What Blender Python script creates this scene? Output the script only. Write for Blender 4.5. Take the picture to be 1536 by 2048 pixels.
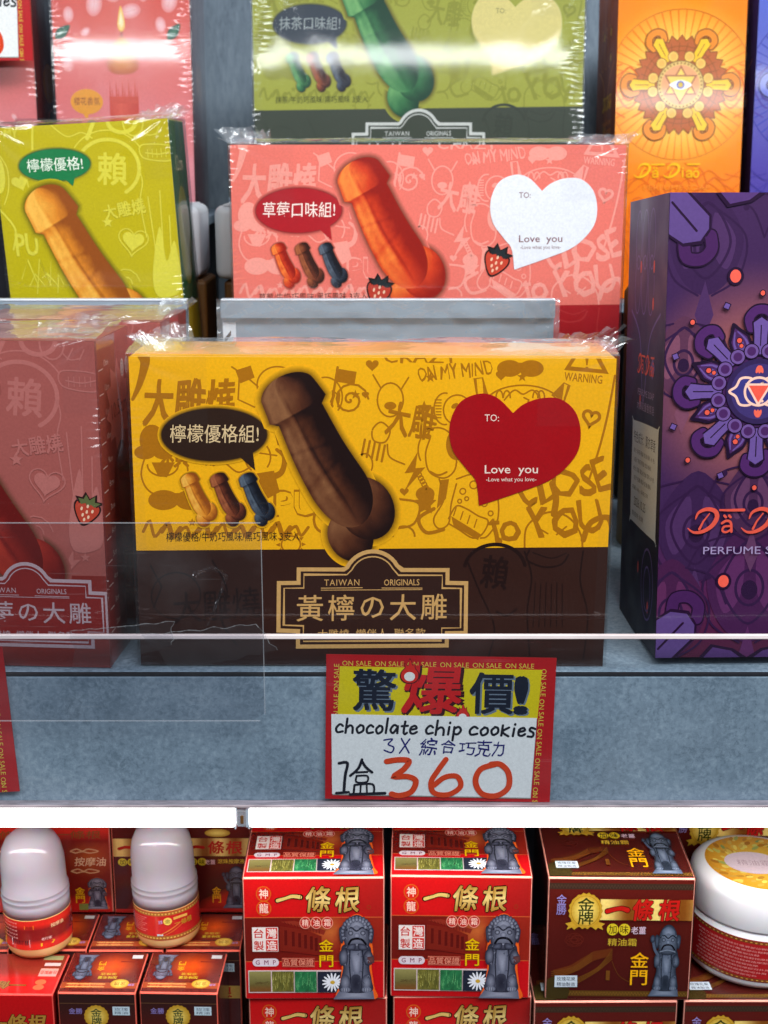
import bpy, bmesh, math, random
import numpy as np
from mathutils import Vector, Matrix, noise
from mathutils.geometry import tessellate_polygon

for _o in list(bpy.data.objects):
    bpy.data.objects.remove(_o)
SC = bpy.context.scene
COL = SC.collection
rnd = random.Random(7)
R = math.radians

# ------------------------------------------------------------------ camera
F = 2780.0                 # focal length in pixels of the 1536 x 2048 photograph
PITCH = R(14.3)
EYE = Vector((0, 0, 1.30))
cam_d = bpy.data.cameras.new('camera')
cam = bpy.data.objects.new('camera', cam_d)
COL.objects.link(cam)
cam.location = EYE
cam.rotation_euler = (R(90) - PITCH, 0, 0)
cam_d.sensor_fit = 'VERTICAL'
cam_d.sensor_height = 36
cam_d.lens = 36 * F / 2048
cam_d.clip_start = 0.02
cam_d.clip_end = 50
cam_d.dof.use_dof = True
cam_d.dof.focus_distance = 0.585
cam_d.dof.aperture_fstop = 19
SC.camera = cam

# ------------------------------------------------------------------ light: shop lamps
W = bpy.data.worlds.new('World')
SC.world = W
W.use_nodes = True
bg = W.node_tree.nodes['Background']
# dim shop: pale ceiling above, dark floor and aisle below eye level
_nt = W.node_tree
_tc = _nt.nodes.new('ShaderNodeTexCoord'); _sx = _nt.nodes.new('ShaderNodeSeparateXYZ'); _cr = _nt.nodes.new('ShaderNodeValToRGB')
_mr = _nt.nodes.new('ShaderNodeMapRange'); _mr.inputs[1].default_value = -1; _mr.inputs[2].default_value = 1
_cr.color_ramp.elements[0].position = 0.46; _cr.color_ramp.elements[0].color = (0.10, 0.11, 0.13, 1)
_cr.color_ramp.elements[1].position = 0.64; _cr.color_ramp.elements[1].color = (0.80, 0.92, 1.08, 1)
_nt.links.new(_tc.outputs['Generated'], _sx.inputs[0]); _nt.links.new(_sx.outputs[2], _mr.inputs[0]); _nt.links.new(_mr.outputs[0], _cr.inputs[0]); _nt.links.new(_cr.outputs[0], bg.inputs[0])
bg.inputs[1].default_value = 0.17

def area(name, loc, target, sx, sy, watts, col):
    d = bpy.data.lights.new(name, 'AREA')
    d.shape = 'RECTANGLE'; d.size = sx; d.size_y = sy; d.energy = watts; d.color = col
    o = bpy.data.objects.new(name, d)
    COL.objects.link(o)
    o.location = loc
    o.rotation_euler = (Vector(target) - Vector(loc)).to_track_quat('-Z', 'Y').to_euler()
    return o

# ceiling tubes of the shop, behind and above the camera
area('ceiling_lamp', (0.60, -0.55, 2.50), (0.05, 0.65, 1.2), 1.5, 0.5, 38, (0.93, 0.97, 1.0))
area('aisle_lamp', (-0.75, -0.9, 2.35), (0, 0.65, 1.2), 0.3, 1.2, 7, (0.93, 0.97, 1.0))
# tube under the front edge of the next shelf up
area('upper_shelf_lamp', (0.0, 0.47, 1.418), (0, 0.74, 1.22), 1.15, 0.018, 0.85, (0.94, 0.98, 1.0))
# tube under the front edge of the middle shelf
area('lower_shelf_lamp', (0.0, 0.5615, 1.0130), (0, 0.60, 0.90), 1.15, 0.011, 0.50, (1.0, 0.97, 0.93))

vs = SC.view_settings
vs.view_transform = 'Standard'; vs.look = 'None'; vs.gamma = 1.0; vs.use_curve_mapping = False
vs.exposure = 0.16
SC.render.film_transparent = False
cy = SC.cycles
cy.use_denoising = True
cy.max_bounces = 10; cy.transparent_max_bounces = 24; cy.glossy_bounces = 4
cy.caustics_reflective = False; cy.caustics_refractive = False
cy.sample_clamp_indirect = 4

# ------------------------------------------------------------------ helpers
def lin(c):
    return tuple((x / 255 / 12.92) if x / 255 <= 0.04045 else ((x / 255 + 0.055) / 1.055) ** 2.4 for x in c)

def mix(a, b, t):
    t = max(0.0, min(1.0, t))
    return tuple(x + (y - x) * t for x, y in zip(a, b))

def at(px, py, dist):
    """the point at horizontal distance dist on the sight line through a measured picture position"""
    x = (px - 768) / F; y = -(py - 1024) / F
    d = Vector((1, 0, 0)) * x + Vector((0, math.sin(PITCH), math.cos(PITCH))) * y + Vector((0, math.cos(PITCH), -math.sin(PITCH)))
    return EYE + d * (dist / d.y)

def xat(px, dist, z):
    """X of picture column px for a point at distance dist and height z"""
    depth = dist * math.cos(PITCH) + (EYE.z - z) * math.sin(PITCH)
    return (px - 768) / F * depth

def props(o, label, cat, group=None):
    o['label'] = label; o['category'] = cat
    if group: o['group'] = group
    return o

def thing(name, label, cat, loc, rot=(0, 0, 0), group=None):
    o = bpy.data.objects.new(name, None)
    o.empty_display_size = 0.02
    COL.objects.link(o)
    o.location = loc; o.rotation_euler = rot
    return props(o, label, cat, group)

def link(name, me, mat, parent=None, label=None):
    o = bpy.data.objects.new(name, me)
    COL.objects.link(o)
    if mat: 
        for m in (mat if isinstance(mat, (list, tuple)) else [mat]): me.materials.append(m)
    if parent: o.parent = parent
    if label: o['label'] = label
    return o

def dup(root, loc, rot, label, group=None):
    r = root.copy(); COL.objects.link(r)
    r.location = loc; r.rotation_euler = rot; r['label'] = label
    if group: r['group'] = group
    for ch in list(root.children):
        c = ch.copy(); COL.objects.link(c); c.parent = r
        for g in list(ch.children):
            k = g.copy(); COL.objects.link(k); k.parent = c
    return r

def from_bm(bm, name, smooth=False):
    me = bpy.data.meshes.new(name)
    bmesh.ops.recalc_face_normals(bm, faces=bm.faces)
    bm.to_mesh(me); bm.free()
    if smooth:
        for p in me.polygons: p.use_smooth = True
    return me

def box_bm(x0, x1, y0, y1, z0, z1, bev=0.0, seg=2, bm=None):
    own = bm or bmesh.new()
    b = bmesh.new()
    vs_ = [b.verts.new(p) for p in ((x0, y0, z0), (x1, y0, z0), (x1, y1, z0), (x0, y1, z0), (x0, y0, z1), (x1, y0, z1), (x1, y1, z1), (x0, y1, z1))]
    for f in ((0, 1, 2, 3), (4, 5, 6, 7), (0, 1, 5, 4), (1, 2, 6, 5), (2, 3, 7, 6), (3, 0, 4, 7)):
        b.faces.new([vs_[i] for i in f])
    bmesh.ops.recalc_face_normals(b, faces=b.faces)
    if bev:
        bmesh.ops.bevel(b, geom=list(b.edges), offset=bev, segments=seg, affect='EDGES', profile=0.5)
    tmp = bpy.data.meshes.new('tmp'); b.to_mesh(tmp); b.free()
    own.from_mesh(tmp); bpy.data.meshes.remove(tmp)
    return own

def lathe(profile, seg=48):
    bm = bmesh.new(); rings = []
    for r, z in profile:
        if r < 1e-6: rings.append([bm.verts.new((0, 0, z))])
        else: rings.append([bm.verts.new((r * math.cos(2 * math.pi * k / seg), r * math.sin(2 * math.pi * k / seg), z)) for k in range(seg)])
    for a, b in zip(rings, rings[1:]):
        for k in range(seg):
            k2 = (k + 1) % seg
            if len(a) == 1 and len(b) == 1: continue
            if len(a) == 1: bm.faces.new((a[0], b[k], b[k2]))
            elif len(b) == 1: bm.faces.new((a[k], a[k2], b[0]))
            else: bm.faces.new((a[k], a[k2], b[k2], b[k]))
    return bm

# ------------------------------------------------------------------ materials
def new_mat(name):
    m = bpy.data.materials.new(name); m.use_nodes = True
    nt = m.node_tree; nt.nodes.clear()
    out = nt.nodes.new('ShaderNodeOutputMaterial')
    return m, nt, out

def N(nt, typ, **kw):
    n = nt.nodes.new(typ)
    for k, v in kw.items(): setattr(n, k, v)
    return n

def card_mat(name, rough, spec=0.5, coat=0.0, bump=0.02):
    """printed card: ink colours come from the mesh, the paper adds a fine mottling and sheen variation"""
    m, nt, out = new_mat(name)
    L = nt.links.new
    at_ = N(nt, 'ShaderNodeAttribute', attribute_name='ink')
    tc = N(nt, 'ShaderNodeTexCoord')
    n1 = N(nt, 'ShaderNodeTexNoise'); n1.inputs['Scale'].default_value = 900; n1.inputs['Detail'].default_value = 3
    n2 = N(nt, 'ShaderNodeTexNoise'); n2.inputs['Scale'].default_value = 35; n2.inputs['Detail'].default_value = 4
    L(tc.outputs['Object'], n1.inputs['Vector']); L(tc.outputs['Object'], n2.inputs['Vector'])
    mr = N(nt, 'ShaderNodeMapRange'); mr.inputs[1].default_value = 0.3; mr.inputs[2].default_value = 0.7; mr.inputs[3].default_value = 0.93; mr.inputs[4].default_value = 1.05
    L(n1.outputs['Fac'], mr.inputs[0])
    mx = N(nt, 'ShaderNodeMix', data_type='RGBA', blend_type='MULTIPLY'); mx.inputs[0].default_value = 1
    L(at_.outputs['Color'], mx.inputs[6]); L(mr.outputs[0], mx.inputs[7])
    p = N(nt, 'ShaderNodeBsdfPrincipled')
    L(mx.outputs[2], p.inputs['Base Color'])
    r2 = N(nt, 'ShaderNodeMapRange'); r2.inputs[1].default_value = 0.3; r2.inputs[2].default_value = 0.7; r2.inputs[3].default_value = rough * 0.8; r2.inputs[4].default_value = rough * 1.25
    L(n2.outputs['Fac'], r2.inputs[0]); L(r2.outputs[0], p.inputs['Roughness'])
    p.inputs['Specular IOR Level'].default_value = spec
    p.inputs['Coat Weight'].default_value = coat
    p.inputs['Coat Roughness'].default_value = 0.06
    b = N(nt, 'ShaderNodeBump'); b.inputs['Strength'].default_value = bump * 4; b.inputs['Distance'].default_value = 0.0006
    L(n2.outputs['Fac'], b.inputs['Height']); L(b.outputs[0], p.inputs['Normal']); L(b.outputs[0], p.inputs['Coat Normal'])
    L(p.outputs[0], out.inputs[0])
    return m

def film_mat(name, haze=0.02, rough=0.04, tint=(1, 1, 1), ior=1.45, bump=0.3, scale=70, scuff=0.0):
    m, nt, out = new_mat(name)
    L = nt.links.new
    tr = N(nt, 'ShaderNodeBsdfTransparent'); tr.inputs[0].default_value = (*tint, 1)
    gl = N(nt, 'ShaderNodeBsdfGlossy'); gl.inputs['Roughness'].default_value = rough; gl.inputs[0].default_value = (1, 1, 1, 1)
    tc = N(nt, 'ShaderNodeTexCoord')
    nz = N(nt, 'ShaderNodeTexNoise'); nz.inputs['Scale'].default_value = scale; nz.inputs['Detail'].default_value = 3; nz.inputs['Distortion'].default_value = 0.8
    L(tc.outputs['Object'], nz.inputs['Vector'])
    b = N(nt, 'ShaderNodeBump'); b.inputs['Strength'].default_value = bump; b.inputs['Distance'].default_value = 0.001
    L(nz.outputs['Fac'], b.inputs['Height'])
    # two-sided reflectance: r0 + (1 - r0) * facing^5, the same from both sides of the sheet
    lw = N(nt, 'ShaderNodeLayerWeight'); lw.inputs[0].default_value = 0.5
    pw = N(nt, 'ShaderNodeMath', operation='POWER'); pw.inputs[1].default_value = 5
    r0 = 2 * ((ior - 1) / (ior + 1)) ** 2
    fr = N(nt, 'ShaderNodeMath', operation='MULTIPLY_ADD'); fr.inputs[1].default_value = 0.9 - r0; fr.inputs[2].default_value = r0
    L(b.outputs[0], gl.inputs['Normal']); L(b.outputs[0], lw.inputs['Normal'])
    L(lw.outputs['Facing'], pw.inputs[0]); L(pw.outputs[0], fr.inputs[0])
    ms = N(nt, 'ShaderNodeMixShader')
    L(fr.outputs[0], ms.inputs[0]); L(tr.outputs[0], ms.inputs[1]); L(gl.outputs[0], ms.inputs[2])
    df = N(nt, 'ShaderNodeBsdfDiffuse'); df.inputs[0].default_value = (0.8, 0.84, 0.88, 1)
    ms2 = N(nt, 'ShaderNodeMixShader'); ms2.inputs[0].default_value = haze
    if scuff:
        # patches of smear and long fine scratches
        s1 = N(nt, 'ShaderNodeTexNoise'); s1.inputs['Scale'].default_value = 16; s1.inputs['Detail'].default_value = 5
        mp = N(nt, 'ShaderNodeMapping'); mp.inputs['Scale'].default_value = (9, 1, 420); mp.inputs['Rotation'].default_value = (0, 0.35, 0)
        s2 = N(nt, 'ShaderNodeTexNoise'); s2.inputs['Scale'].default_value = 2.2; s2.inputs['Detail'].default_value = 2
        L(tc.outputs['Object'], s1.inputs['Vector']); L(tc.outputs['Object'], mp.inputs[0]); L(mp.outputs[0], s2.inputs['Vector'])
        q1 = N(nt, 'ShaderNodeMapRange'); q1.inputs[1].default_value = 0.52; q1.inputs[2].default_value = 0.75; q1.inputs[4].default_value = scuff
        q2 = N(nt, 'ShaderNodeMapRange'); q2.inputs[1].default_value = 0.68; q2.inputs[2].default_value = 0.74; q2.inputs[4].default_value = scuff * 1.6
        L(s1.outputs['Fac'], q1.inputs[0]); L(s2.outputs['Fac'], q2.inputs[0])
        ad = N(nt, 'ShaderNodeMath', operation='ADD'); L(q1.outputs[0], ad.inputs[0]); L(q2.outputs[0], ad.inputs[1])
        ad2 = N(nt, 'ShaderNodeMath', operation='ADD'); ad2.inputs[1].default_value = haze; L(ad.outputs[0], ad2.inputs[0]); L(ad2.outputs[0], ms2.inputs[0])
    L(ms.outputs[0], ms2.inputs[1]); L(df.outputs[0], ms2.inputs[2])
    L(ms2.outputs[0], out.inputs[0])
    return m

def plain(name, col, rough=0.5, spec=0.5, metal=0.0, var=0.12, scale=40, bump=0.0, stretch=(1, 1, 1), trans=0.0, sss=0.0):
    m, nt, out = new_mat(name)
    L = nt.links.new
    tc = N(nt, 'ShaderNodeTexCoord'); mp = N(nt, 'ShaderNodeMapping'); mp.inputs['Scale'].default_value = stretch
    nz = N(nt, 'ShaderNodeTexNoise'); nz.inputs['Scale'].default_value = scale; nz.inputs['Detail'].default_value = 6; nz.inputs['Roughness'].default_value = 0.62
    L(tc.outputs['Object'], mp.inputs[0]); L(mp.outputs[0], nz.inputs['Vector'])
    cr = N(nt, 'ShaderNodeMapRange'); cr.inputs[1].default_value = 0.28; cr.inputs[2].default_value = 0.72; cr.inputs[3].default_value = 1 - var; cr.inputs[4].default_value = 1 + var
    L(nz.outputs['Fac'], cr.inputs[0])
    mx = N(nt, 'ShaderNodeMix', data_type='RGBA', blend_type='MULTIPLY'); mx.inputs[0].default_value = 1
    mx.inputs[6].default_value = (*lin(col), 1); L(cr.outputs[0], mx.inputs[7])
    p = N(nt, 'ShaderNodeBsdfPrincipled')
    L(mx.outputs[2], p.inputs['Base Color'])
    p.inputs['Roughness'].default_value = rough; p.inputs['Specular IOR Level'].default_value = spec; p.inputs['Metallic'].default_value = metal
    p.inputs['Transmission Weight'].default_value = trans
    if sss:
        p.inputs['Subsurface Weight'].default_value = sss; p.inputs['Subsurface Scale'].default_value = 0.004
    if bump:
        b = N(nt, 'ShaderNodeBump'); b.inputs['Strength'].default_value = bump; b.inputs['Distance'].default_value = 0.001
        L(nz.outputs['Fac'], b.inputs['Height']); L(b.outputs[0], p.inputs['Normal'])
    L(p.outputs[0], out.inputs[0])
    return m

def stone_mat(name, c_dark, c_mid, c_light, scale=14, stretch=(1, 1, 1), rough=0.55):
    """grey laminate printed as mottled stone: clouds of several sizes and fine speckle"""
    m, nt, out = new_mat(name)
    L = nt.links.new
    tc = N(nt, 'ShaderNodeTexCoord'); mp = N(nt, 'ShaderNodeMapping'); mp.inputs['Scale'].default_value = stretch
    L(tc.outputs['Object'], mp.inputs[0])
    a = N(nt, 'ShaderNodeTexNoise'); a.inputs['Scale'].default_value = scale; a.inputs['Detail'].default_value = 9; a.inputs['Roughness'].default_value = 0.72; a.inputs['Distortion'].default_value = 0.25
    b = N(nt, 'ShaderNodeTexNoise'); b.inputs['Scale'].default_value = scale * 26; b.inputs['Detail'].default_value = 5; b.inputs['Roughness'].default_value = 0.75; b.inputs['Distortion'].default_value = 0.35
    c = N(nt, 'ShaderNodeTexVoronoi'); c.inputs['Scale'].default_value = scale * 6; c.feature = 'SMOOTH_F1'
    for n in (a, b): L(mp.outputs[0], n.inputs['Vector'])
    # warp the cells by the noise so that they do not read as cells
    va = N(nt, 'ShaderNodeVectorMath', operation='MULTIPLY_ADD'); va.inputs[1].default_value = (0.06, 0.06, 0.06)
    L(b.outputs['Color'], va.inputs[0]); L(mp.outputs[0], va.inputs[2]); L(va.outputs[0], c.inputs['Vector'])
    m1 = N(nt, 'ShaderNodeMath', operation='MULTIPLY_ADD'); m1.inputs[1].default_value = 0.55
    L(b.outputs['Fac'], m1.inputs[0])
    m2 = N(nt, 'ShaderNodeMath', operation='MULTIPLY'); m2.inputs[1].default_value = 0.5
    L(a.outputs['Fac'], m2.inputs[0]); L(m2.outputs[0], m1.inputs[2])
    m3 = N(nt, 'ShaderNodeMath', operation='MULTIPLY_ADD'); m3.inputs[1].default_value = -0.10
    L(c.outputs['Distance'], m3.inputs[0]); L(m1.outputs[0], m3.inputs[2])
    cr = N(nt, 'ShaderNodeValToRGB')
    cr.color_ramp.elements[0].position = 0.36; cr.color_ramp.elements[0].color = (*lin(c_dark), 1)
    cr.color_ramp.elements[1].position = 0.62; cr.color_ramp.elements[1].color = (*lin(c_light), 1)
    e = cr.color_ramp.elements.new(0.50); e.color = (*lin(c_mid), 1)
    L(m3.outputs[0], cr.inputs[0])
    p = N(nt, 'ShaderNodeBsdfPrincipled'); p.inputs['Roughness'].default_value = rough; p.inputs['Specular IOR Level'].default_value = 0.35
    L(cr.outputs[0], p.inputs['Base Color'])
    bp = N(nt, 'ShaderNodeBump'); bp.inputs['Strength'].default_value = 0.12; bp.inputs['Distance'].default_value = 0.0006
    L(b.outputs['Fac'], bp.inputs['Height']); L(bp.outputs[0], p.inputs['Normal'])
    L(p.outputs[0], out.inputs[0])
    return m

def emit_mat(name, col, strength):
    m, nt, out = new_mat(name)
    e = N(nt, 'ShaderNodeEmission'); e.inputs[0].default_value = (*col, 1); e.inputs[1].default_value = strength
    nt.links.new(e.outputs[0], out.inputs[0])
    return m

M_MATTE = card_mat('matte_printed_card', 0.5, 0.35)
M_CARD = card_mat('satin_printed_card', 0.36, 0.28)
M_GLOSS = card_mat('gloss_printed_card', 0.22, 0.5, coat=0.5)
M_PAPER = card_mat('marker_paper', 0.65, 0.25)
M_FILM = film_mat('shrink_film', 0.003, 0.07, (0.985, 0.985, 0.985), 1.40, 0.05, 24)
M_SEAM = film_mat('rippled_film', 0.006, 0.09, (0.98, 0.98, 0.98), 1.5, 0.15, 120)
M_FILMTOP = film_mat('loose_film', 0.07, 0.07, (0.95, 0.96, 0.97), 1.75, 0.35, 90)
M_CRINKLE = film_mat('crinkled_film', 0.10, 0.12, (0.97, 0.98, 0.98), 1.5, 0.8, 160)
M_SHEET = film_mat('clear_sheet', 0.006, 0.03, (0.86, 0.865, 0.885), 1.33, 0.06, 12, 0.05)
M_ACRYL = film_mat('clear_acrylic', 0.003, 0.01, (0.94, 0.955, 0.97), 1.30, 0.0, 5, 0.02)
M_EDGE = plain('acrylic_cut_edge', (246, 232, 234), 0.18, 0.8, var=0.16, scale=26, stretch=(1, 1, 1))  # pale pink of reflected light painted into a clear edge
# ------------------------------------------------------------------ drawing printed matter as flat inked shapes
_glyphs = {}
def glyphs(s, bold=0.0, space=1.0):
    key = (s, bold, space)
    if key in _glyphs: return _glyphs[key]
    cu = bpy.data.curves.new('type', 'FONT')
    cu.body = s; cu.size = 1; cu.resolution_u = 2; cu.offset = bold; cu.space_character = space
    cu.dimensions = '2D'; cu.fill_mode = 'FRONT'
    ob = bpy.data.objects.new('type', cu); COL.objects.link(ob)
    dg = bpy.context.evaluated_depsgraph_get()
    ev = ob.evaluated_get(dg); me = ev.to_mesh()
    V = [(v.co.x, v.co.y) for v in me.vertices]
    T = [tuple(p.vertices) for p in me.polygons]
    ev.to_mesh_clear()
    bpy.data.objects.remove(ob); bpy.data.curves.remove(cu)
    if V:
        xs = [v[0] for v in V]; ys = [v[1] for v in V]
        bb = (min(xs), max(xs), min(ys), max(ys))
    else: bb = (0, 1, 0, 1)
    _glyphs[key] = (V, T, bb)
    return _glyphs[key]

def spline(pts, n=8, closed=False):
    """smooth curve through the points"""
    P = [Vector((p[0], p[1])) for p in pts]; out = []
    m = len(P)
    rng = range(m if closed else m - 1)
    for i in rng:
        if closed: a, b, c, d = P[i - 1], P[i], P[(i + 1) % m], P[(i + 2) % m]
        else: a, b, c, d = P[max(i - 1, 0)], P[i], P[i + 1], P[min(i + 2, m - 1)]
        for k in range(n):
            t = k / n
            out.append(0.5 * ((2 * b) + (c - a) * t + (2 * a - 5 * b + 4 * c - d) * t * t + (3 * b - a - 3 * c + d) * t ** 3))
    if not closed: out.append(P[-1])
    return [(p.x, p.y) for p in out]

def oval(cx, cy, rx, ry, n=40, a0=0, a1=360, rot=0):
    c, s = math.cos(R(rot)), math.sin(R(rot)); out = []
    full = abs(a1 - a0) >= 360
    for k in range(n if full else n + 1):
        a = R(a0 + (a1 - a0) * k / n)
        x, y = rx * math.cos(a), ry * math.sin(a)
        out.append((cx + x * c - y * s, cy + x * s + y * c))
    return out

def homography(src, dst):
    A = []; b = []
    for (x, y), (u, v) in zip(src, dst):
        A.append([x, y, 1, 0, 0, 0, -u * x, -u * y]); b.append(u)
        A.append([0, 0, 0, x, y, 1, -v * x, -v * y]); b.append(v)
    h = np.linalg.solve(np.array(A, float), np.array(b, float))
    return [float(q) for q in h] + [1.0]

class Art:
    """a sheet of print on one face; x to the right, y downwards, in drawing units; quad: the drawing units of its four
    corners (top left, top right, bottom right, bottom left); w, h: its real size"""
    def __init__(s, quad, w, h, base=0.00006, step=0.000004):
        s.w, s.h = w, h
        s.H = homography(quad, [(0, h), (w, h), (w, 0), (0, 0)])
        s.z = base; s.step = step; s.parts = []; s.part('front_face')
    def part(s, name, mat=None, label=None, under=None):
        s.cur = []; s.parts.append((name, s.cur, mat, label, under)); return s
    def T(s, p):
        H = s.H; d = H[6] * p[0] + H[7] * p[1] + 1
        return ((H[0] * p[0] + H[1] * p[1] + H[2]) / d, (H[3] * p[0] + H[4] * p[1] + H[5]) / d)
    def up(s): s.z += s.step
    def tri(s, pts, cols, dz=0.0):
        P = [(*s.T(p), *c) for p, c in zip(pts, cols)]
        for ax, lim, sg in ((0, 0, 1), (0, s.w, -1), (1, 0, 1), (1, s.h, -1)):
            if all(sg * (p[ax] - lim) >= 0 for p in P): continue
            out = []
            for a, b in zip(P, P[1:] + P[:1]):
                da, db = sg * (a[ax] - lim), sg * (b[ax] - lim)
                if da >= 0: out.append(a)
                if (da >= 0) != (db >= 0):
                    t = da / (da - db); out.append(tuple(x + (y - x) * t for x, y in zip(a, b)))
            P = out
            if len(P) < 3: return
        # drop slivers
        ar = sum(a[0] * b[1] - b[0] * a[1] for a, b in zip(P, P[1:] + P[:1])) / 2
        if abs(ar) < 1e-12: return
        if ar < 0: P = P[::-1]
        s.cur.append((s.z + dz, P))
    def fill(s, pts, col):
        s.up(); c = lin(col)
        pts = [tuple(p[:2]) for p in pts]
        for t in tessellate_polygon([[Vector((p[0], p[1], 0)) for p in pts]]):
            s.tri([pts[i] for i in t], [c] * 3)
    def rect(s, x0, y0, x1, y1, col): s.fill([(x0, y0), (x1, y0), (x1, y1), (x0, y1)], col)
    def ell(s, cx, cy, rx, ry, col, n=36, rot=0): s.fill(oval(cx, cy, rx, ry, n, rot=rot), col)
    def star(s, cx, cy, r, col, n=5, inner=0.42, rot=-90):
        s.fill([(cx + (r if k % 2 == 0 else r * inner) * math.cos(R(rot + 180 * k / n)), cy + (r if k % 2 == 0 else r * inner) * math.sin(R(rot + 180 * k / n))) for k in range(2 * n)], col)
    def grid(s, x0, y0, x1, y1, nx, ny, fn):
        """fn(x, y) -> 0-255 colour, blended between the points"""
        s.up()
        xs = [x0 + (x1 - x0) * i / nx for i in range(nx + 1)]; ys = [y0 + (y1 - y0) * j / ny for j in range(ny + 1)]
        C = [[lin(fn(x, y)) for x in xs] for y in ys]
        for j in range(ny):
            for i in range(nx):
                q = [(xs[i], ys[j]), (xs[i + 1], ys[j]), (xs[i + 1], ys[j + 1]), (xs[i], ys[j + 1])]
                s.tri(q, [C[j][i], C[j][i + 1], C[j + 1][i + 1], C[j + 1][i]])
    def fan(s, pts, col_c, col_e, centre=None, rings=((0, 0), (0.5, 0.35), (0.8, 0.75), (1, 1))):
        """a shape shaded from its centre colour to its edge colour"""
        s.up()
        n = len(pts)
        if centre is None: centre = (sum(p[0] for p in pts) / n, sum(p[1] for p in pts) / n)
        for (r0, m0), (r1, m1) in zip(rings, rings[1:]):
            c0, c1 = lin(mix(col_c, col_e, m0)), lin(mix(col_c, col_e, m1))
            for a, b in zip(pts, pts[1:] + pts[:1]):
                f = lambda p, r: (centre[0] + (p[0] - centre[0]) * r, centre[1] + (p[1] - centre[1]) * r)
                if r0 == 0: s.tri([centre, f(a, r1), f(b, r1)], [c0, c1, c1])
                else: s.tri([f(a, r0), f(a, r1), f(b, r1), f(b, r0)], [c0, c1, c1, c0])
    def halo(s, pts, width, col_in, col_out):
        """soft printed rim round a closed outline"""
        s.up(); n = len(pts); ci, co = lin(col_in), lin(col_out)
        cx = sum(p[0] for p in pts) / n; cy_ = sum(p[1] for p in pts) / n
        out = []
        ar = sum(a[0] * b[1] - b[0] * a[1] for a, b in zip(pts, pts[1:] + pts[:1]))
        sg = 1 if ar > 0 else -1
        for i in range(n):
            a, c = Vector(pts[i - 1]), Vector(pts[(i + 1) % n]); t = (c - a)
            if t.length < 1e-9: out.append(pts[i]); continue
            t.normalize(); out.append((pts[i][0] + sg * t.y * width, pts[i][1] - sg * t.x * width))
        for i in range(n):
            j = (i + 1) % n
            s.tri([pts[i], pts[j], out[j], out[i]], [ci, ci, co, co], dz=1e-7 * (i % 9))
    def stroke(s, pts, width, col, closed=False, cap=True, taper=None):
        s.up(); c = lin(col)
        P = [Vector((p[0], p[1])) for p in pts]; n = len(P)
        if n < 2: return
        Lf, Rt = [], []
        for i in range(n):
            if closed: a, b = P[i - 1], P[(i + 1) % n]
            else: a, b = P[max(i - 1, 0)], P[min(i + 1, n - 1)]
            t = b - a
            if t.length < 1e-9: t = Vector((1, 0))
            t.normalize(); nn = Vector((-t.y, t.x))
            k = 1.0
            d1 = P[i] - a; d2 = b - P[i]
            if (closed or 0 < i < n - 1) and d1.length > 1e-9 and d2.length > 1e-9:
                d1.normalize(); cosv = abs(d1.dot(t)); k = 1 / max(cosv, 0.5)
            wd = width if taper is None else width * taper(i / (n - 1))
            Lf.append(P[i] + nn * wd / 2 * k); Rt.append(P[i] - nn * wd / 2 * k)
        m = n if closed else n - 1
        for i in range(m):
            j = (i + 1) % n
            s.tri([Lf[i], Lf[j], Rt[j], Rt[i]], [c] * 4, dz=(i % 24) * 2.5e-7)
        if cap and not closed:
            for q, r, dd in ((P[0], (Lf[0] - Rt[0]).length / 2, P[0] - P[1]), (P[-1], (Lf[-1] - Rt[-1]).length / 2, P[-1] - P[-2])):
                a0 = math.degrees(math.atan2(dd.y, dd.x)) - 90
                pts_ = oval(q.x, q.y, r, r, 7, a0, a0 + 180)
                for k in range(1, len(pts_) - 1): s.tri([pts_[0], pts_[k], pts_[k + 1]], [c] * 3)
    def text(s, t, cx, cy, h, col, w=None, bold=0.0, rot=0.0, shear=0.0, space=1.0, wob=0.0, outline=None, out_w=0.05, grad=None):
        """t set so that its ink fills h (and w when given), centred"""
        V, T, bb = glyphs(t, 0.0, space)
        ks = h / max(bb[3] - bb[2], 1e-6)
        kx = ks if w is None else w / max(bb[1] - bb[0], 1e-6)
        c0 = ((bb[0] + bb[1]) / 2, (bb[2] + bb[3]) / 2)
        def spread(d, n, col_, gr):
            for k in range(n):
                g = 2 * math.pi * (k + .5) / n; dx, dy = d * ks * math.cos(g), d * ks * math.sin(g)
                s._put(V, T, c0, kx, ks, cx + dx, cy + dy, rot, shear, col_, wob, gr)
        if outline is not None: spread(bold * .7 + out_w, 6, outline, None)
        if bold > 0.004: spread(bold * .7, 4, col, grad)
        else: s._put(V, T, c0, kx, ks, cx, cy, rot, shear, col, wob, grad)
    def _put(s, V, T, c0, kx, ks, cx, cy, rot, shear, col, wob, grad):
        s.up(); c = lin(col); cr, sr = math.cos(R(rot)), math.sin(R(rot))
        Q = []; C = []
        for x, y in V:
            a = (x - c0[0]) * kx + (y - c0[1]) * ks * shear; b = -(y - c0[1]) * ks
            if grad: C.append(lin(grad(b / (ks or 1))))
            else: C.append(c)
            if wob:
                a += wob * ks * noise.noise((x * 2.3, y * 2.3, 3.1)); b += wob * ks * noise.noise((x * 2.3, y * 2.3, 9.7))
            Q.append((cx + a * cr - b * sr, cy + a * sr + b * cr))
        for t in T:
            if len(t) == 3: s.tri([Q[i] for i in t], [C[i] for i in t])
            else:
                for k in range(1, len(t) - 1): s.tri([Q[t[0]], Q[t[k]], Q[t[k + 1]]], [C[t[0]], C[t[k]], C[t[k + 1]]])
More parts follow.
